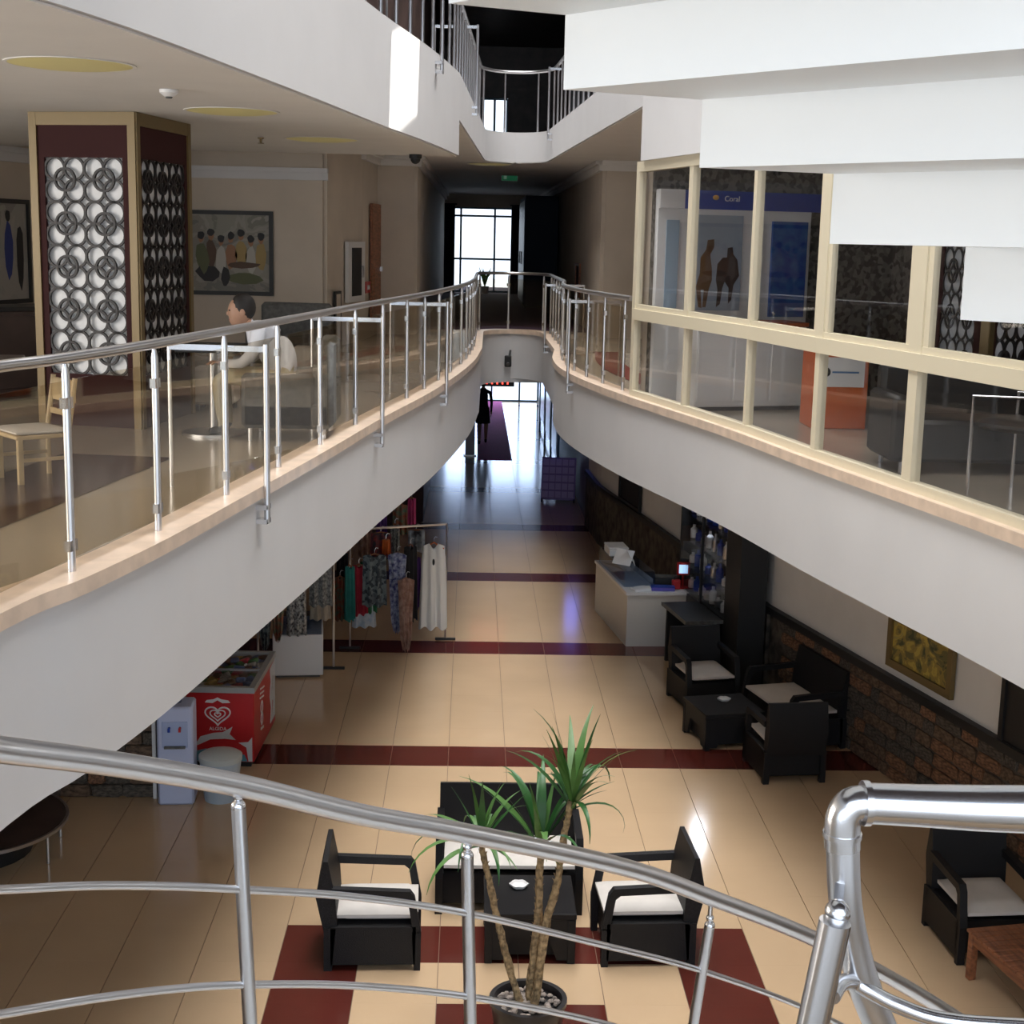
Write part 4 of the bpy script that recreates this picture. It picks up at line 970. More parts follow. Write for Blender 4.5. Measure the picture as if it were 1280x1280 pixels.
r = random.Random(4); bc = [('white', 'white bottle'), ('blue', 'blue bottle'), ('chrome', 'silver tin')]
cm = Matrix.Translation(cab.location) @ Matrix.Rotation(cab.rotation_euler[2], 4, 'Z')
for z, zn in ((.77, 'bottom'), (1.12, 'second'), (1.47, 'third'), (1.82, 'fourth'), (2.17, 'top')):
    for k in range(8):
        x = .14+k*(CL-.75)/7.6; h = r.uniform(.12, .25); m, lb = bc[r.randrange(3)]; mb = MB()
        rz = thing('bottle', '%s on the %s shelf of the black display cabinet' % (lb, zn), 'bottle', cm @ Vector((x, -.27, z)), 0, '%ss, %s cabinet shelf' % (lb, zn))
        MB().lathe([(.045, 0), (.05, .01), (.05, h*.65), (.02, h*.8), (.02, h)], 10).build('body', m, rz); MB().lathe([(.023, h), (.023, h+.03), (.005, h+.032)], 10).build('cap', 'black', rz)
lp = bpy.data.lights.new('cabinet_glitter_fill', 'POINT'); lp.energy = 60; lp.color = (.8, .9, 1); lp.shadow_soft_size = .05  # bare point light added to make the bottles glitter, no fitting
lo = bpy.data.objects.new('cabinet_glitter_fill', lp); COL.objects.link(lo); lo.location = cm @ Vector(((CL-.5)/2, -.3, 2.5))
# black desk between cabinet and armchair
dk = Vector((2.88, 18.2, 0))
ds = thing('black_desk', 'black desk with grey edged top between counter and cabinet', 'desk', (dk.x, dk.y, 0), .17)
MB().bbox(-.24, .24, -.5, .5, .74, .78, .006).build('desk_top', 'black', ds)
for x0, x1, y0, y1 in ((-.245, .245, -.513, -.502), (-.253, -.243, -.51, .51)): MB().box(x0, x1, y0, y1, .735, .782).build('edge_band', 'grey', ds, False)
for y in (-.46, .41): MB().bbox(-.2, .2, y, y+.05, 0, .74, .006).build('leg_panel', 'black', ds)
MB().box(.15, .18, -.4, .4, .3, .74).build('modesty_panel', 'black', ds, False)
# ------------------------------------------------------------------ far end of the lobby
o = MB().box(.19, 1.05, 36.3, 49.8, .0005, .012).build('carpet_runner', 'magenta'); tag(o, 'magenta carpet runner leading to the glass entrance door', 'carpet')
pbp = atz(697, 628, 0)
pbd = thing('price_board', 'leaning purple board with a grid of pale cards in the corridor', 'board', (pbp.x, pbp.y, 0), -.12)
tm_ = Matrix.Rotation(math.radians(-14), 4, 'X')
MB().box(-.36, .36, -.02, .02, .05, .95, tm_).build('board', 'purpleboard', pbd, False)
cardm = mat('lilac_card', (.42, .30, .62), .4)
for i in range(5):
    for j in range(5): MB().box(-.33+i*.135, -.33+i*.135+.115, -.03, -.02, .10+j*.17, .10+j*.17+.13, tm_).build('card', cardm, pbd, False)
for x in (-.34, .34): MB().tube([(x, .30, 0), (x, .24, .9)], .015, 8).build('back_leg', 'black', pbd)
for x in (-.34, .34): MB().tube([(x, -.02, 0), (x, .0, .08)], .015, 8).build('front_leg', 'black', pbd)
gp_ = thing('glass_partition', 'bluish glass partition with pale posters beside the corridor', 'partition', (2.0, 38, 0))
for k in range(4):
    y = -5+k*3.0
    MB().box(-.03, .03, y-.04, y+.04, 0, 2.9).build('post', 'blueframe', gp_, False)
    if k < 3:
        MB().box(-.005, .005, y+.05, y+2.95, .1, 2.8).build('pane', 'glass', gp_, False)
        MB().box(-.02, -.008, y+.5, y+2.5, .5, 2.3).build('poster', mat('pale_blue_poster', (.52, .58, .76), .25), gp_, False)
ledr = mat('red_led', (.5, .02, .02), .4, emit=(1, .06, .04), es=6)
ls_ = thing('led_sign', 'red lit sign hanging from the ceiling near the entrance', 'sign', (.45, 29.6, 2.5))
MB().bbox(-.42, .42, -.03, .03, 0, .26, .01).build('case', 'black', ls_)
for k in range(7): MB().box(-.36+k*.105, -.36+k*.105+.03, -.04, -.031, .05, .21).build('led_bar', ledr, ls_, False)
for x in (-.3, .3): MB().tube([(x, 0, .26), (x, 0, .45)], .008, 6).build('hanger_rod', 'chrome', ls_)
nb = thing('light_box', 'blue lit vertical light box on the corridor wall', 'sign', (2.18, 30.0, 1.9))
MB().bbox(-.05, .07, -.15, .15, 0, .85, .01).build('case', 'black', nb)
MB().bbox(-.06, -.05, -.12, .12, .04, .81, .003).build('lit_face', mat('blue_glow', (.1, .15, .6), .4, emit=(.16, .22, 1), es=4.5), nb)
MB().bbox(-.14, .14, -.165, -.15, .04, .81, .003).build('lit_front', mat('blue_glow_front', (.1, .15, .6), .4, emit=(.16, .22, 1), es=4.5), nb)
# white columns / stanchion near the entrance
for k, (px, y, lb) in enumerate(((587, 37.0, 'white slim panel standing beside the magenta carpet'),)):
    p = aty(px, 590, y); g_ = thing('white_panel_stand', lb, 'panel', (p.x, y, 0))
    MB().bbox(-.12, .12, -.02, .02, .03, 1.1, .008).build('panel', 'white', g_); MB().bbox(-.16, .16, -.12, .12, 0, .03, .005).build('base', 'chrome', g_)
# ------------------------------------------------------------------ people
def skin_body(name, joints, edges, m, parent, sub=2):
    me = bpy.data.meshes.new(name); me.from_pydata([j[0] for j in joints], edges, []); o = bpy.data.objects.new(name, me); COL.objects.link(o)
    sk = o.modifiers.new('skin', 'SKIN'); sk.use_smooth_shade = True
    for i, j in enumerate(joints):
        v = me.skin_vertices[0].data[i]; rr_ = j[1]; v.radius = rr_ if isinstance(rr_, tuple) else (rr_, rr_); v.use_root = (i == 0)
    sb = o.modifiers.new('sub', 'SUBSURF'); sb.levels = sub; sb.render_levels = sub
    dg = bpy.context.evaluated_depsgraph_get(); me2 = bpy.data.meshes.new_from_object(o.evaluated_get(dg)); bpy.data.objects.remove(o)
    for p in me2.polygons: p.use_smooth = True
    me2.materials.clear(); me2.materials.append(M[m] if isinstance(m, str) else m)
    o = bpy.data.objects.new(name, me2); COL.objects.link(o); o.parent = parent; return o
def paint(o, fn, mats):
    for m in mats: o.data.materials.append(M[m] if isinstance(m, str) else m)
    for p in o.data.polygons: p.material_index = fn(p.center)
def head(parent, c, s=1, face=(0, -1)):
    rz = face_rot(*face); m = Matrix.Translation(c) @ Matrix.Rotation(rz, 4, 'Z') @ Matrix.Scale(s, 4)
    mb = MB(); mb.ball((0, 0, 0), .078, .095, .115, 18, 12); mb.ball((0, -.02, -.055), .058, .068, .065, 14, 8); mb.ball((0, -.088, -.012), .011, .018, .02, 8, 6)
    for x in (-1, 1): mb.ball((x*.08, .01, -.005), .012, .022, .032, 8, 6)
    mb.v = [tuple(m @ Vector(v)) for v in mb.v]; mb.build('head', 'skin', parent)
    h = MB(); h.ball((0, .018, .022), .087, .098, .112, 18, 12); h.v = [(x, y if y > -.062 else -.062, z if z > -.045 or y > .03 else -.045+.0*z) for x, y, z in h.v]
    h.v = [tuple(m @ (Vector(v)+Vector((0, .006, .012)))) for v in h.v]; h.build('hair', 'hair', parent)
    e = MB()
    for x in (-1, 1): e.ball((x*.031, -.083, .012), .012, .008, .007, 8, 6)
    e.v = [tuple(m @ Vector(v)) for v in e.v]; e.build('eyes', 'black', parent)
    l = MB().ball((0, -.083, -.06), .024, .008, .006, 8, 6); l.v = [tuple(m @ Vector(v)) for v in l.v]; l.build('mouth', mat('lips', (.30, .12, .10), .5), parent)
def fingers(J, E, wrist, hand, side):
    pass
# seated man in the café: faces left (-x), bent forward
YM = 11.5; sp_ = aty(343, 440, YM)
mn = thing('person', 'man in white shirt and khaki trousers sitting bent forward in the café', 'person', (sp_.x, YM, Z1))
J = [((.10, 0, .47), (.14, .15)), ((.07, 0, .60), (.12, .15)), ((-.04, 0, .73), (.115, .17)), ((-.13, 0, .82), (.085, .15)), ((-.185, 0, .86), (.05, .055)), ((-.22, 0, .90), (.045, .045))]
E = [(0, 1), (1, 2), (2, 3), (3, 4), (4, 5)]
for s in (-1, 1):
    b = len(J); J += [((-.10, s*.19, .79), .060), ((-.14, s*.24, .66), .05), ((-.22, s*.22, .58), .044), ((-.36, s*.12, .575), .033), ((-.40, s*.10, .575), .034)]
    E += [(3, b), (b, b+1), (b+1, b+2), (b+2, b+3), (b+3, b+4)]
    b = len(J); J += [((.08, s*.10, .45), .09), ((-.30, s*.13, .47), .068), ((-.42, s*.13, .46), .06), ((-.40, s*.13, .24), .05), ((-.38, s*.13, .07), .04), ((-.50, s*.13, .035), (.035, .032))]
    E += [(0, b), (b, b+1), (b+1, b+2), (b+2, b+3), (b+3, b+4), (b+4, b+5)]
bd = skin_body('body', J, E, 'shirt', mn)
def pm(c):
    if c.z > .86 and c.x < -.17: return 2
    if c.x < -.34 and c.z > .52: return 2
    if c.z < .54 and not (c.z > .50 and c.x < -.2 and abs(c.y) < .2 and c.z > .535): return 1 if c.z > .09 else 3
    return 0
paint(bd, pm, ['khaki', 'skin', 'black'])
for s in (-1, 1):
    for k in range(5):
        y0 = s*(.10+(k-2)*.017); L = (.05, .07, .078, .072, .058)[k]
        dx = (-.42, -.43, -.435, -.43, -.41)[k]
        pts = [(dx+.02, y0, .585), (dx-L*.5, y0, .583), (dx-L, y0-s*.004, .560)] if k else [(dx+.03, y0, .58), (dx+.01, y0-s*.03, .57), (dx-.02, y0-s*.04, .56)]
        MB().tube(pts, [.009, .0085, .007], 7).build('finger', 'skin', mn)
head(mn, Vector((-.262, 0, .965)), 1.0, (-1, -.25))
# lounge seat for him
def lounge(label, x, y, rz, w=.7, m='grey', group='grey café lounge chairs'):
    r = thing('lounge_chair', label, 'armchair', (x, y, Z1), rz, group)
    MB().bbox(-w/2, w/2, -.34, .34, .10, .30, .03).build('base', m, r); cushion(-w/2+.1, w/2-.1, -.34, .2, .29, .39).build('seat_cushion', m, r)
    MB().bbox(-w/2, w/2, .2, .36, .1, .78, .04).build('backrest', m, r)
    for s in (-1, 1): MB().bbox(min(s*w/2, s*(w/2-.1)), max(s*w/2, s*(w/2-.1)), -.34, .22, .1, .52, .03).build('arm', m, r)
    for sx in (-1, 1):
        for sy in (-1, 1): MB().tube([(sx*(w/2-.06), sy*.28, 0), (sx*(w/2-.06), sy*.28, .1)], .018, 8).build('leg', 'chrome', r)
lounge('grey lounge chair under the seated man', sp_.x+.13, YM, face_rot(-1, 0))
q = aty(362, 430, 17.2); lounge('dark grey lounge chair behind the seated man by the wall', q.x, 17.2, face_rot(-.2, -1), .85)
q = aty(266, 425, 11.55); r_ = thing('dark_table', 'dark café table in front of the seated man', 'table', (q.x, 11.55, Z1))
MB().bbox(-.24, .24, -.3, .3, .66, .70, .006).build('table_top', 'black', r_); MB().tube([(0, 0, .03), (0, 0, .68)], .035, 12).build('pedestal', 'chrome', r_); MB().lathe([(.25, 0), (.25, .02), (.04, .04)], 20).build('foot', 'chrome', r_)
def ottoman(label, px0, px1, py1, h, grp='white café ottomans'):
    a = atz(px0, py1, Z1); b = atz(px1, py1, Z1); W = b.x-a.x
    r = thing('ottoman', label, 'ottoman', ((a.x+b.x)/2, a.y+W/2, Z1), 0, grp)
    MB().bbox(-W/2, W/2, -W/2, W/2, .06, h, .025).build('cushion', 'cushion', r)
    for sx in (-1, 1):
        for sy in (-1, 1): MB().lathe([(.025, 0), (.025, .06), (.01, .061)], 8, Matrix.Translation((sx*(W/2-.05), sy*(W/2-.05), 0))).build('foot', 'black', r)
ottoman('white block ottoman beside the lattice column', 238, 294, 514, .38)
ottoman('small white ottoman beside the dark grey lounge chair', 366, 391, 474, .36)
# pale wooden café chairs
def cafe_chair(label, x, y, rz):
    r = thing('cafe_chair', label, 'chair', (x, y, Z1), rz, 'pale wooden café chairs'); r.scale = (.86, .86, .70)
    cushion(-.21, .21, -.21, .2, .43, .49).build('seat', 'cushion', r)
    MB().bbox(-.21, .21, -.21, .21, .40, .44, .008).build('seat_frame', 'woodlight', r)
    for s in (-1, 1):
        MB().bbox(s*.19-.02, s*.19+.02, -.2, -.16, 0, .41, .004).build('leg', 'woodlight', r); MB().tube([(s*.19, .19, 0), (s*.19, .19, .45), (s*.19, .25, .92)], .02, 8).build('leg', 'woodlight', r)
        MB().bbox(s*.19-.012, s*.19+.012, -.18, .18, .2, .23, .003).build('stretcher', 'woodlight', r)
    MB().bar((-.19, .24, .80), (.19, .24, .80), .025, .2).build('backrest', 'woodlight', r)
    MB().bar((-.19, .215, .6), (.19, .215, .6), .02, .05).build('back_slat', 'woodlight', r)
q = atz(42, 606, Z1); cafe_chair('pale wooden café chair with white seat behind the glass railing', q.x-.05, q.y+.2, face_rot(-.75, -.6))
cafe_chair('pale wooden café chair at the far side of the café table', q.x-1.0, q.y+.9, face_rot(.9, -.4))
r_ = thing('cafe_table', 'dark square café table beside pale wooden chairs', 'table', (q.x-.55, q.y+.4, Z1), .2)
MB().bbox(-.36, .36, -.36, .36, .70, .735, .006).build('table_top', 'darkwall', r_); MB().tube([(0, 0, .03), (0, 0, .7)], .035, 12).build('pedestal', 'black', r_); MB().lathe([(.24, 0), (.24, .02), (.04, .04)], 20).build('foot', 'black', r_)
# a dark bar unit behind
q = atz(60, 500, Z1); r_ = thing('dark_sideboard', 'long dark sideboard against the café wall', 'sideboard', (-4.0, 14.2, Z1), .9)
MB().bbox(-.9, .9, -.25, .25, .08, .82, .01).build('body', 'darkwall', r_); MB().bbox(-.92, .92, -.27, .27, .82, .86, .006).build('top', 'black', r_)
for k in range(3): MB().bbox(-.88+k*.59, -.31+k*.59, -.265, -.25, .12, .78, .004).build('door', 'darkwall', r_)
MB().box(-.86, .86, -.2, .2, 0, .08).build('plinth', 'black', r_, False)
# standing person near the entrance
fp_ = atz(603, 554, 0)
wm = thing('person', 'person in dark clothes with bare calves walking on the magenta carpet', 'person', (fp_.x, fp_.y, 0))
J = [((0, 0, .92), (.15, .10)), ((0, 0, 1.12), (.13, .095)), ((0, 0, 1.32), (.15, .10)), ((0, 0, 1.43), (.10, .07)), ((0, 0, 1.50), .05), ((0, 0, 1.56), .045)]
E = [(0, 1), (1, 2), (2, 3), (3, 4), (4, 5)]
for s in (-1, 1):
    b = len(J); J += [((s*.19, 0, 1.38), .05), ((s*.23, .02, 1.12), .04), ((s*.22, -.05, .90), .032), ((s*.22, -.08, .80), .03)]; E += [(3, b), (b, b+1), (b+1, b+2), (b+2, b+3)]
    b = len(J); J += [((s*.09, 0, .84), .095), ((s*.09, s*.06-.02, .48), .06), ((s*.085, s*.16, .10), .04), ((s*.085, s*.16-.03, .05), .036), ((s*.085, s*.16-.13, .03), .03)]; E += [(0, b), (b, b+1), (b+1, b+2), (b+2, b+3), (b+3, b+4)]
bd = skin_body('body', J, E, 'blackcl' if False else C['blackcl'], wm)
paint(bd, lambda c: 1 if (c.z > 1.49 or (.09 < c.z < .55) or (abs(c.x) > .17 and c.z < .87)) else 0, ['skin'])
for s in (-1, 1):
    for k in range(5):
        x0 = s*.22; y0 = -.085+(k-2)*.016; L = (.05, .075, .08, .075, .06)[k]
        MB().tube([(x0, y0, .80), (x0, y0, .80-L*.5), (x0-s*.012, y0-.008, .80-L)] if k else [(x0, y0, .81), (x0-s*.01, y0-.03, .79), (x0-s*.015, y0-.035, .76)], [.009, .0085, .007], 6).build('finger', 'skin', wm)
MB().lathe([(.17, .98), (.19, .75), (.20, .55), (.19, .55), (.10, .9)], 20, Matrix.Diagonal((1, .8, 1, 1))).build('skirt', C['blackcl'], wm)
head(wm, Vector((0, -.01, 1.645)), 1.05, (.2, -1))
# ------------------------------------------------------------------ café ceiling lamps, paintings, corridor details
def lamp(px, py, z, R, label, grp='round ceiling lamps'):
    p = atz(px, py, z); r = thing('ceiling_lamp', label, 'ceiling lamp', (p.x, p.y, z), 0, grp)
    MB().lathe([(R, 0), (R, -.004), (R*.97, -.006), (R*.94, -.005), (R*.94, 0)], 36).build('rim', 'ceil', r)
    MB().lathe([(R*.94, -.004), (R*.7, -.016), (R*.3, -.022), (.01, -.024)], 36).build('dish', 'lampwarm', r)
lamp(88, 80, Z2B-.013, .36, 'round yellowish ceiling lamp before the lattice column')
lamp(290, 139, Z2B-.013, .36, 'round yellowish ceiling lamp behind the lattice column')
lamp(402, 174, Z2B-.013, .36, 'round yellowish ceiling lamp above the corner of the café wall')
lamp(612, 205, Z2F-.013, .4, 'pale round ceiling lamp near the green exit sign', 'pale ceiling lamps')
for px, py, lb in ((211, 112, 'small white smoke detector between the yellowish ceiling lamps'),):
    p = atz(px, py, Z2B-.013); r = thing('smoke_detector', lb, 'smoke detector', p); MB().lathe([(.06, 0), (.06, -.02), (.03, -.045), (.005, -.046)], 20).build('housing', 'white', r); MB().lathe([(.025, -.045), (.02, -.055), (.004, -.056)], 12).build('sensor', 'grey', r)
p = atz(326, 172, Z2B-.013); r = thing('sprinkler', 'small brass sprinkler head under the café ceiling', 'sprinkler', p); MB().lathe([(.03, 0), (.03, -.01), (.012, -.012), (.012, -.05)], 12).build('stem', 'gold', r); MB().lathe([(.03, -.05), (.03, -.056), (.004, -.057)], 12).build('deflector', 'gold', r)
p = atz(520, 194, Z2B-.013); p.y -= .15; r = thing('ceiling_camera', 'small black dome camera on the edge of the lower ceiling', 'camera', p); MB().lathe([(.07, 0), (.07, -.04), (.05, -.05)], 16).build('mount', 'black', r); MB().ball((0, 0, -.05), .055).build('dome', 'black', r)
YW = 20.67
a, b = aty(232, 262, YW), aty(342, 370, YW)
gpf = wallframe('group_painting', 'large black framed painting of a crowd on the café back wall', 'painting', (a.x, YW), (b.x, YW), b.z, a.z, 'black', artmat('crowd_art', [(.16, .15, .13), (.22, .20, .17), (.28, .26, .22), (.24, .23, .19), (.18, .17, .14), (.30, .28, .24)], 1.5, 5), .055)
GW = b.x-a.x; GH = a.z-b.z; rg = random.Random(21)
pcol = [mat('paint_'+n_, c_, .6) for n_, c_ in (('skin', (.30, .15, .08)), ('ochre', (.34, .24, .09)), ('white', (.42, .40, .36)), ('black', (.015, .014, .016)), ('brown', (.09, .05, .03)), ('green', (.10, .11, .05)))]
def blob(x, z, rx, rz_, ci, nm, k=9, y=-.008, par=None):
    n_ = k; ph_ = rg.uniform(0, 6); P = [(x+rx*math.cos(2*math.pi*i/n_+ph_)*rg.uniform(.8, 1.15), z+rz_*math.sin(2*math.pi*i/n_+ph_)*rg.uniform(.8, 1.15)) for i in range(n_)]
    vs = [(p_[0], y, p_[1]) for p_ in P]+[(p_[0], -.004, p_[1]) for p_ in P]
    MB().add(vs, [tuple(range(n_)), tuple(range(n_, 2*n_))[::-1]]+[(i, (i+1) % n_, n_+(i+1) % n_, n_+i) for i in range(n_)]).build(nm, pcol[ci], par or gpf, False)
for i in range(7):
    x = GW*(.17+.115*i); z = GH*(.66+.04*math.sin(i*2.1))
    blob(x, z-GH*.20, GW*.065, GH*.17, (5, 4, 2, 0, 1, 2, 1)[i], 'painted_torso', y=-.007); blob(x, z+.01, GW*.032, GH*.055, 0, 'painted_face', y=-.009); blob(x, z+GH*.045, GW*.042, GH*.05, 3, 'painted_hair', y=-.011)
blob(GW*.25, GH*.26, GW*.14, GH*.10, 3, 'painted_shadow'); blob(GW*.66, GH*.20, GW*.22, GH*.07, 5, 'painted_table'); blob(GW*.66, GH*.36, GW*.2, GH*.04, 4, 'painted_bench', y=-.010); blob(GW*.2, GH*.42, GW*.06, GH*.16, 5, 'painted_torso', y=-.009)
blob(GW*.45, GH*.22, GW*.05, GH*.13, 3, 'painted_leg', y=-.010)
# side wall painting at far left
t_ = (Vector(WL[2])-Vector(WL[1])).normalized(); nrm = Vector((t_.y, -t_.x))
def side_hit(px):
    for k in np.arange(-6, 6, .01):
        p_ = Vector(WL[1])+t_*k+nrm*.09
        if proj((p_.x, p_.y, 5.2))[0] >= px: return p_
a, b = side_hit(-45), side_hit(36)
bfp = wallframe('blue_figure_painting', 'dark framed painting with a blue figure on the café side wall', 'painting', (a.x, a.y), (b.x, b.y), aty(36, 378, b.y).z, aty(36, 250, b.y).z, 'black', artmat('figure_art', [(.30, .29, .26), (.38, .36, .33), (.34, .33, .30), (.26, .25, .23)], 1.5, 9, (1, 1, .5)), .05)
FW = (b-a).length; FH = aty(36, 250, b.y).z-aty(36, 378, b.y).z
pcol.append(mat('paint_blue', (.03, .05, .22), .6))
blob(FW*.66, FH*.52, FW*.07, FH*.28, 6, 'painted_figure', par=bfp); blob(FW*.84, FH*.45, FW*.06, FH*.36, 3, 'painted_figure', par=bfp, y=-.010); blob(FW*.66, FH*.84, FW*.035, FH*.06, 3, 'painted_head', par=bfp, y=-.011); blob(FW*.45, FH*.3, FW*.05, FH*.2, 4, 'painted_figure', par=bfp, y=-.009)
# intercom / fire cabinet on the passage wall
def passage(px, y=None):
    for k in np.arange(0, 1, .002):
        for A_, B_ in ((WL[3], WL[4]), (WL[4], WL[5])):
            x = A_[0]+(B_[0]-A_[0])*k; yy = A_[1]+(B_[1]-A_[1])*k
            if abs(proj((x+.08, yy, 5.2))[0]-px) < .6: return Vector((x+.08, yy, 0))
def pbox(name, label, cat, px0, px1, py0, py1, parts):
    a = passage(px0); b = passage(px1); d = (b-a).normalized(); c = (a+b)/2; z1 = aty((px0+px1)/2, py0, c.y).z; z0 = aty((px0+px1)/2, py1, c.y).z; L = (b-a).length/2
    r = thing(name, label, cat, (c.x, c.y, z0), math.atan2(d.y, d.x))
    for n_, f0, f1, g0, g1, y0, y1, m in parts: MB().box(-L+2*L*f0, -L+2*L*f1, y0, y1, (z1-z0)*g0, (z1-z0)*g1).build(n_, m, r, False)
pbox('fire_hose_cabinet', 'white framed dark fire hose cabinet on the passage wall', 'cabinet', 432, 453, 302, 377, [('frame', 0, 1, 0, 1, -.05, .0, 'white'), ('door', .2, .75, .1, .9, -.06, -.05, 'black'), ('handle', .8, .86, .4, .6, -.07, -.05, 'chrome')])
pbox('wall_notice', 'small dark framed notice on the passage wall beside the hose cabinet', 'notice', 417, 425, 364, 436, [('frame', 0, 1, 0, 1, -.03, 0, 'black'), ('sheet', .2, .8, .05, .95, -.035, -.03, 'wallbeige')])
pbox('passage_door', 'dark brown wooden door in the passage wall', 'door', 463, 474, 255, 400, [('leaf', 0, 1, 0, 1, -.04, .0, 'wood'), ('panel', .15, .85, .1, .45, -.05, -.04, 'wood'), ('handle', .8, .86, .42, .46, -.09, -.05, 'chrome')])
pbox('fire_alarm', 'small red fire alarm button beside the brown door', 'alarm', 454, 460, 352, 366, [('box', 0, 1, 0, 1, -.05, 0, 'redp'), ('button', .3, .7, .3, .7, -.06, -.05, 'white')])
# exit sign
p = aty(637, 221, 31); r = thing('exit_sign', 'small green lit exit sign hanging in the corridor', 'sign', p)
MB().bbox(-.17, .17, -.02, .02, -.09, .09, .005).build('case', 'white', r); MB().bbox(-.16, .16, -.026, -.02, -.08, .08, .002).build('lit_face', mat('exit_green', (.01, .18, .07), .4, emit=(.02, .5, .2), es=.1), r)
fgm = mat('exit_white', (.7, .9, .75), .4, emit=(.5, .9, .6), es=.08)
MB().box(-.12, -.06, -.03, -.026, -.05, .05).build('door_pictogram', fgm, r, False); MB().ball((.06, -.028, .04), .015, .004, .015, 8, 6).build('figure_pictogram', fgm, r)
MB().tube([(0, 0, .09), (0, 0, Z2F-.012-p.z)], .008, 6).build('rod', 'chrome', r)
# curtains and closet block at the corridor end
def curtain(label, x0, x1, y, z0, z1):
    n = 40; vs = []; 
    for i in range(n+1):
        x = x0+(x1-x0)*i/n; d = .05*math.sin(i*1.5); vs += [(x-x0, d, 0), (x-x0, d, z1-z0), (x-x0, d+.02, 0), (x-x0, d+.02, z1-z0)]
    fs = []
    for i in range(n): a, b = 4*i, 4*i+4; fs += [(a, b, b+1, a+1), (a+2, a+3, b+3, b+2), (a+1, b+1, b+3, a+3), (a, a+2, b+2, b)]
    fs += [(0, 1, 3, 2), (4*n, 4*n+2, 4*n+3, 4*n+1)]
    r = thing('curtain', label, 'curtain', (x0, y, z0), 0, 'navy corridor curtains'); MB().add(vs, fs).build('drape', 'curtain', r); MB().tube([(-.05, .01, z1-z0+.02), (x1-x0+.05, .01, z1-z0+.02)], .018, 8).build('rod', 'black', r)
curtain('navy curtain at the far window on the café side', -.86, -.55, 43.7, Z1+.01, 6.4)
curtain('navy curtain at the far window beside the dark closet', 1.1, 1.5, 43.7, Z1+.01, 6.4)
r = thing('closet', 'tall dark navy closet standing in the corridor', 'closet', (1.62, 37, Z1))
MB().bbox(-.42, .36, -2, 2, .05, 2.6, .01).build('body', 'curtain', r); MB().box(-.4, .34, -1.95, 1.95, 0, .05).build('plinth', 'black', r, False)
for k in range(3): MB().bbox(-.435, -.42, -1.95+k*1.3, -.69+k*1.3, .1, 2.5, .004).build('door', mat('navy_door', (.045, .075, .12), .35), r); MB().tube([(-.455, -.8+k*1.3, 1.0), (-.455, -.8+k*1.3, 1.3)], .012, 8).build('handle', 'chromeb', r)
r = thing('window_plant', 'small bright green plant in the far corridor window', 'plant', (.35, 43.6, Z1))
MB().lathe([(.1, 0), (.13, .22), (.11, .22), (.01, .2)], 16).build('pot', 'whitepanel', r)
lm = mat('bright_leaf', (.22, .45, .05), .5)
for k in range(10):
    a_ = k*2.4; MB().tube([(0, 0, .2), (.08*math.cos(a_), .08*math.sin(a_), .5), (.2*math.cos(a_), .2*math.sin(a_), .62+.02*k)], [.012, .03, .004], 5).build('leaf', lm, r)
wallframe('corridor_picture', 'small red-brown framed picture on the beige corridor wall', 'picture', (2.03-.0, 29.2), (2.055, 28.4), 4.35, 5.0, 'wood', 'maroon', .05)
# ------------------------------------------------------------------ office behind the cream glazing
PD = Vector((2.67, .88, 0)).normalized(); PA = Vector((1.78, YR+.02, 0))+PD*.14-Vector((-PD.y, PD.x, 0))*.17
def onplane(px, py, off=0):      # hit of a pixel ray with the stand's upright plane
    r_ = ray(px, py); n_ = Vector((-PD.y, PD.x, 0)); t_ = (PA+n_*off).dot(n_)/(r_[0]*n_.x+r_[1]*n_.y); p_ = Vector((t_*r_[0], t_*r_[1], H+t_*r_[2]))
    return (p_-PA).dot(PD), p_.z-Z1
PW = onplane(1018, 240)[0]
ps = thing('poster_stand', 'white exhibition stand with blue header and a poster of two figures', 'stand', (PA.x, PA.y, Z1), math.atan2(PD.y, PD.x))
zt_ = onplane(826, 236)[1]; zh = onplane(900, 262)[1]
XL = onplane(822, 300)[0]
MB().bbox(XL, PW, .02, .08, 0, zt_, .01).build('back_panel', 'white', ps)
MB().box(.10, PW+.25, -.03, .02, zh, zt_+.0).build('header', 'blue', ps, False)
MB().box(XL, .10, -.03, .02, zh, zt_).build('header_end', 'white', ps, False)
gx = onplane
MB().ball((gx(893, 247)[0], -.035, gx(893, 247)[1]), .035, .006, .025, 12, 8).build('logo_disc', mat('logo_ochre', (.55, .33, .08), .5), ps)
text('Coral', .075, 'white', ps, (gx(913, 249)[0]+.005, -.032, gx(913, 249)[1]), (math.pi/2, 0, 0))
x0, z0 = gx(866, 388); x1, z1 = gx(930, 270)
MB().box(x0, x1, .005, .019, z0, z1).build('poster_sheet', mat('sky_grey_print', (.34, .40, .48), .5), ps, False)
fig = mat('brown_figure_print', (.16, .085, .045), .6); fig2 = mat('dark_figure_print', (.07, .045, .04), .6)
def poly_on(pts, m, nm, y=.003):
    P = [gx(*p) for p in pts]; n = len(P); vs = [(x, y, z) for x, z in P]+[(x, .006, z) for x, z in P]
    MB().add(vs, [tuple(range(n)), tuple(range(n, 2*n))[::-1]]+[(i, (i+1) % n, n+(i+1) % n, n+i) for i in range(n)]).build(nm, m, ps, False)
poly_on([(885, 300), (893, 299), (893, 309), (888, 318), (890, 335), (890, 350), (886, 362), (882, 384), (878, 384), (880, 362), (876, 362), (877, 385), (873, 384), (870, 358), (875, 342), (876, 322), (883, 312)], fig, 'printed_figure')
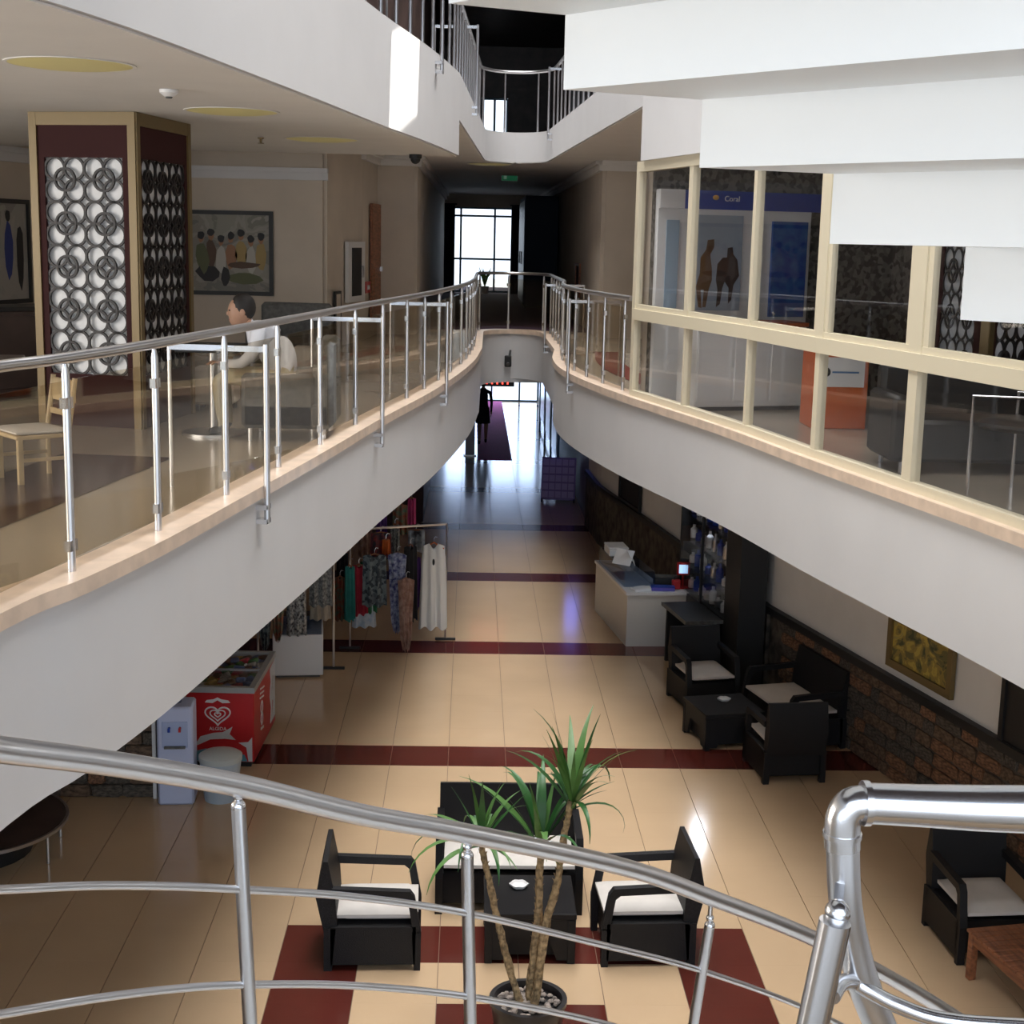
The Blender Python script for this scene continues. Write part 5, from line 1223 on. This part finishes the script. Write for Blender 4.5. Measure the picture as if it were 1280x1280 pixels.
poly_on([(910, 310), (916, 309), (917, 318), (922, 325), (924, 345), (917, 356), (914, 375), (910, 380), (911, 360), (906, 352), (903, 360), (900, 380), (895, 384), (897, 362), (895, 350), (897, 330), (904, 322), (909, 322)], fig2, 'printed_figure')
x0, z0 = gx(830, 385); x1, z1 = gx(850, 275); MB().box(x0, x1, .005, .019, z0, z1).build('side_print', mat('pale_blue_print', (.32, .44, .56), .5), ps, False)
x0, z0 = gx(960, 396); x1, z1 = gx(1010, 278); MB().box(x0, x1, -.01, .019, z0, z1).build('blue_poster', mat('blue_map_print', (.012, .05, .30), .5, col2=(.04, .14, .38), scale=9), ps, False)
x0, z0 = gx(944, 392); x1, z1 = gx(955, 280); MB().box(x0, x1, -.005, .019, z0, z1).build('frame_strip', 'white', ps, False)
# counters in the office
c_a = aty(868, 500, YR-1.0); c_b = aty(1004, 500, YR-.7)
oc = thing('office_counter', 'white office counter with orange top edge below the poster stand', 'counter', (c_a.x, c_a.y, Z1), math.atan2(c_b.y-c_a.y, c_b.x-c_a.x))
W_ = (c_b-c_a).length
MB().bbox(0, W_, 0, .45, .04, .80, .01).build('body', 'white', oc); MB().bbox(-.01, W_+.01, -.02, .47, .80, .84, .006).build('top', 'orange', oc); MB().box(.03, W_-.03, .03, .42, 0, .04).build('plinth', 'black', oc, False)
for k in range(3): MB().box(W_*(k+.0)/3+.02, W_*(k+1)/3-.02, -.012, 0, .1, .74).build('front_panel', 'whitepanel', oc, False)
od = thing('orange_desk', 'orange front desk with a white sign board', 'desk', (aty(1015, 500, 12.6).x, 12.6, Z1), 0)
W_ = aty(1084, 500, 12.6).x-aty(1015, 500, 12.6).x; 
zs0 = aty(1050, 484, 12.58).z-Z1; zs1 = aty(1050, 447, 12.58).z-Z1; MB().bbox(0, W_, 0, .45, 0, zs1+.05, .01).build('body', 'orange', od)
MB().box(.06, W_-.04, -.012, .0, zs0, zs1).build('sign_board', 'white', od, False)
MB().ball((.11, -.014, (zs0+zs1)/2), .035, .004, .04, 10, 8).build('sign_logo', 'black', od)
MB().box(.16, W_-.09, -.014, -.012, (zs0+zs1)/2-.008, (zs0+zs1)/2+.008).build('sign_line', mat('blue_line', (.10, .22, .42), .5), od, False)
for k, px in enumerate((1090, 1238, 1275)):
    pass
def visitor(label, x, y, rz):
    r = thing('office_chair', label, 'chair', (x, y, Z1), rz, 'black office chairs')
    cushion(-.24, .24, -.24, .22, .42, .50).build('seat', 'black', r); MB().bbox(-.24, .24, .2, .27, .5, .95, .02).build('backrest', 'black', r)
    for s in (-1, 1):
        MB().tube([(s*.25, -.22, 0), (s*.25, -.22, .64), (s*.25, .2, .66)], .012, 8).build('leg', 'chromeb', r); MB().tube([(s*.25, .22, 0), (s*.25, .24, .6)], .012, 8).build('leg', 'chromeb', r)
visitor('black office chair with chrome legs standing before the low black sofa', 3.55, 9.25, face_rot(-.6, .8))
r = thing('black_sofa', 'low black sofa in front of the lattice column in the office', 'sofa', (aty(1190, 480, 10.4).x+.1, 10.42, Z1), 0)
MB().bbox(-.55, .55, -.32, .3, .08, .38, .03).build('base', 'black', r); MB().bbox(-.55, .55, .18, .34, .3, .74, .04).build('backrest', 'black', r)
for s in (-1, 1): MB().bbox(min(s*.6, s*.48), max(s*.6, s*.48), -.32, .32, .08, .55, .03).build('arm', 'black', r)
for sx in (-1, 1):
    for sy in (-1, 1): MB().tube([(sx*.5, sy*.26, 0), (sx*.5, sy*.26, .09)], .018, 8).build('leg', 'chrome', r)

p = aty(635, 450, YEND-.1); r = thing('wall_camera', 'small black camera hanging on the rounded white fascia end', 'camera', p)
MB().bbox(-.06, .06, -.05, .05, -.12, .08, .015).build('body', 'black', r); MB().tube([(.02, 0, .05), (.04, .1, .16)], .02, 8).build('arm', 'black', r); MB().tube([(0, -.05, -.06), (0, -.07, -.07)], .03, 10).build('lens', 'grey', r)
for i, (px0, px1, py0, py1, y, cm_, lb) in enumerate(((420, 436, 690, 742, 19.6, 'blackcl', 'black garment at the end of the rail beside the teal top'), (470, 484, 640, 672, 20.3, 'purplecl', 'violet garment hanging high over the red printed shirt'), (448, 466, 660, 695, 19.9, 'brownsc', 'brown garment hanging high beside the red printed shirt'), (487, 500, 655, 690, 20.2, 'greypale', 'grey speckled garment hanging high beside the orange blouse'), (418, 432, 720, 775, 19.3, 'multi', 'red and green mottled garment below the black garment'))):
    garment('hanging_garment', lb, px0, px1, py0, py1, y, C[cm_], .2, seed=40+i)
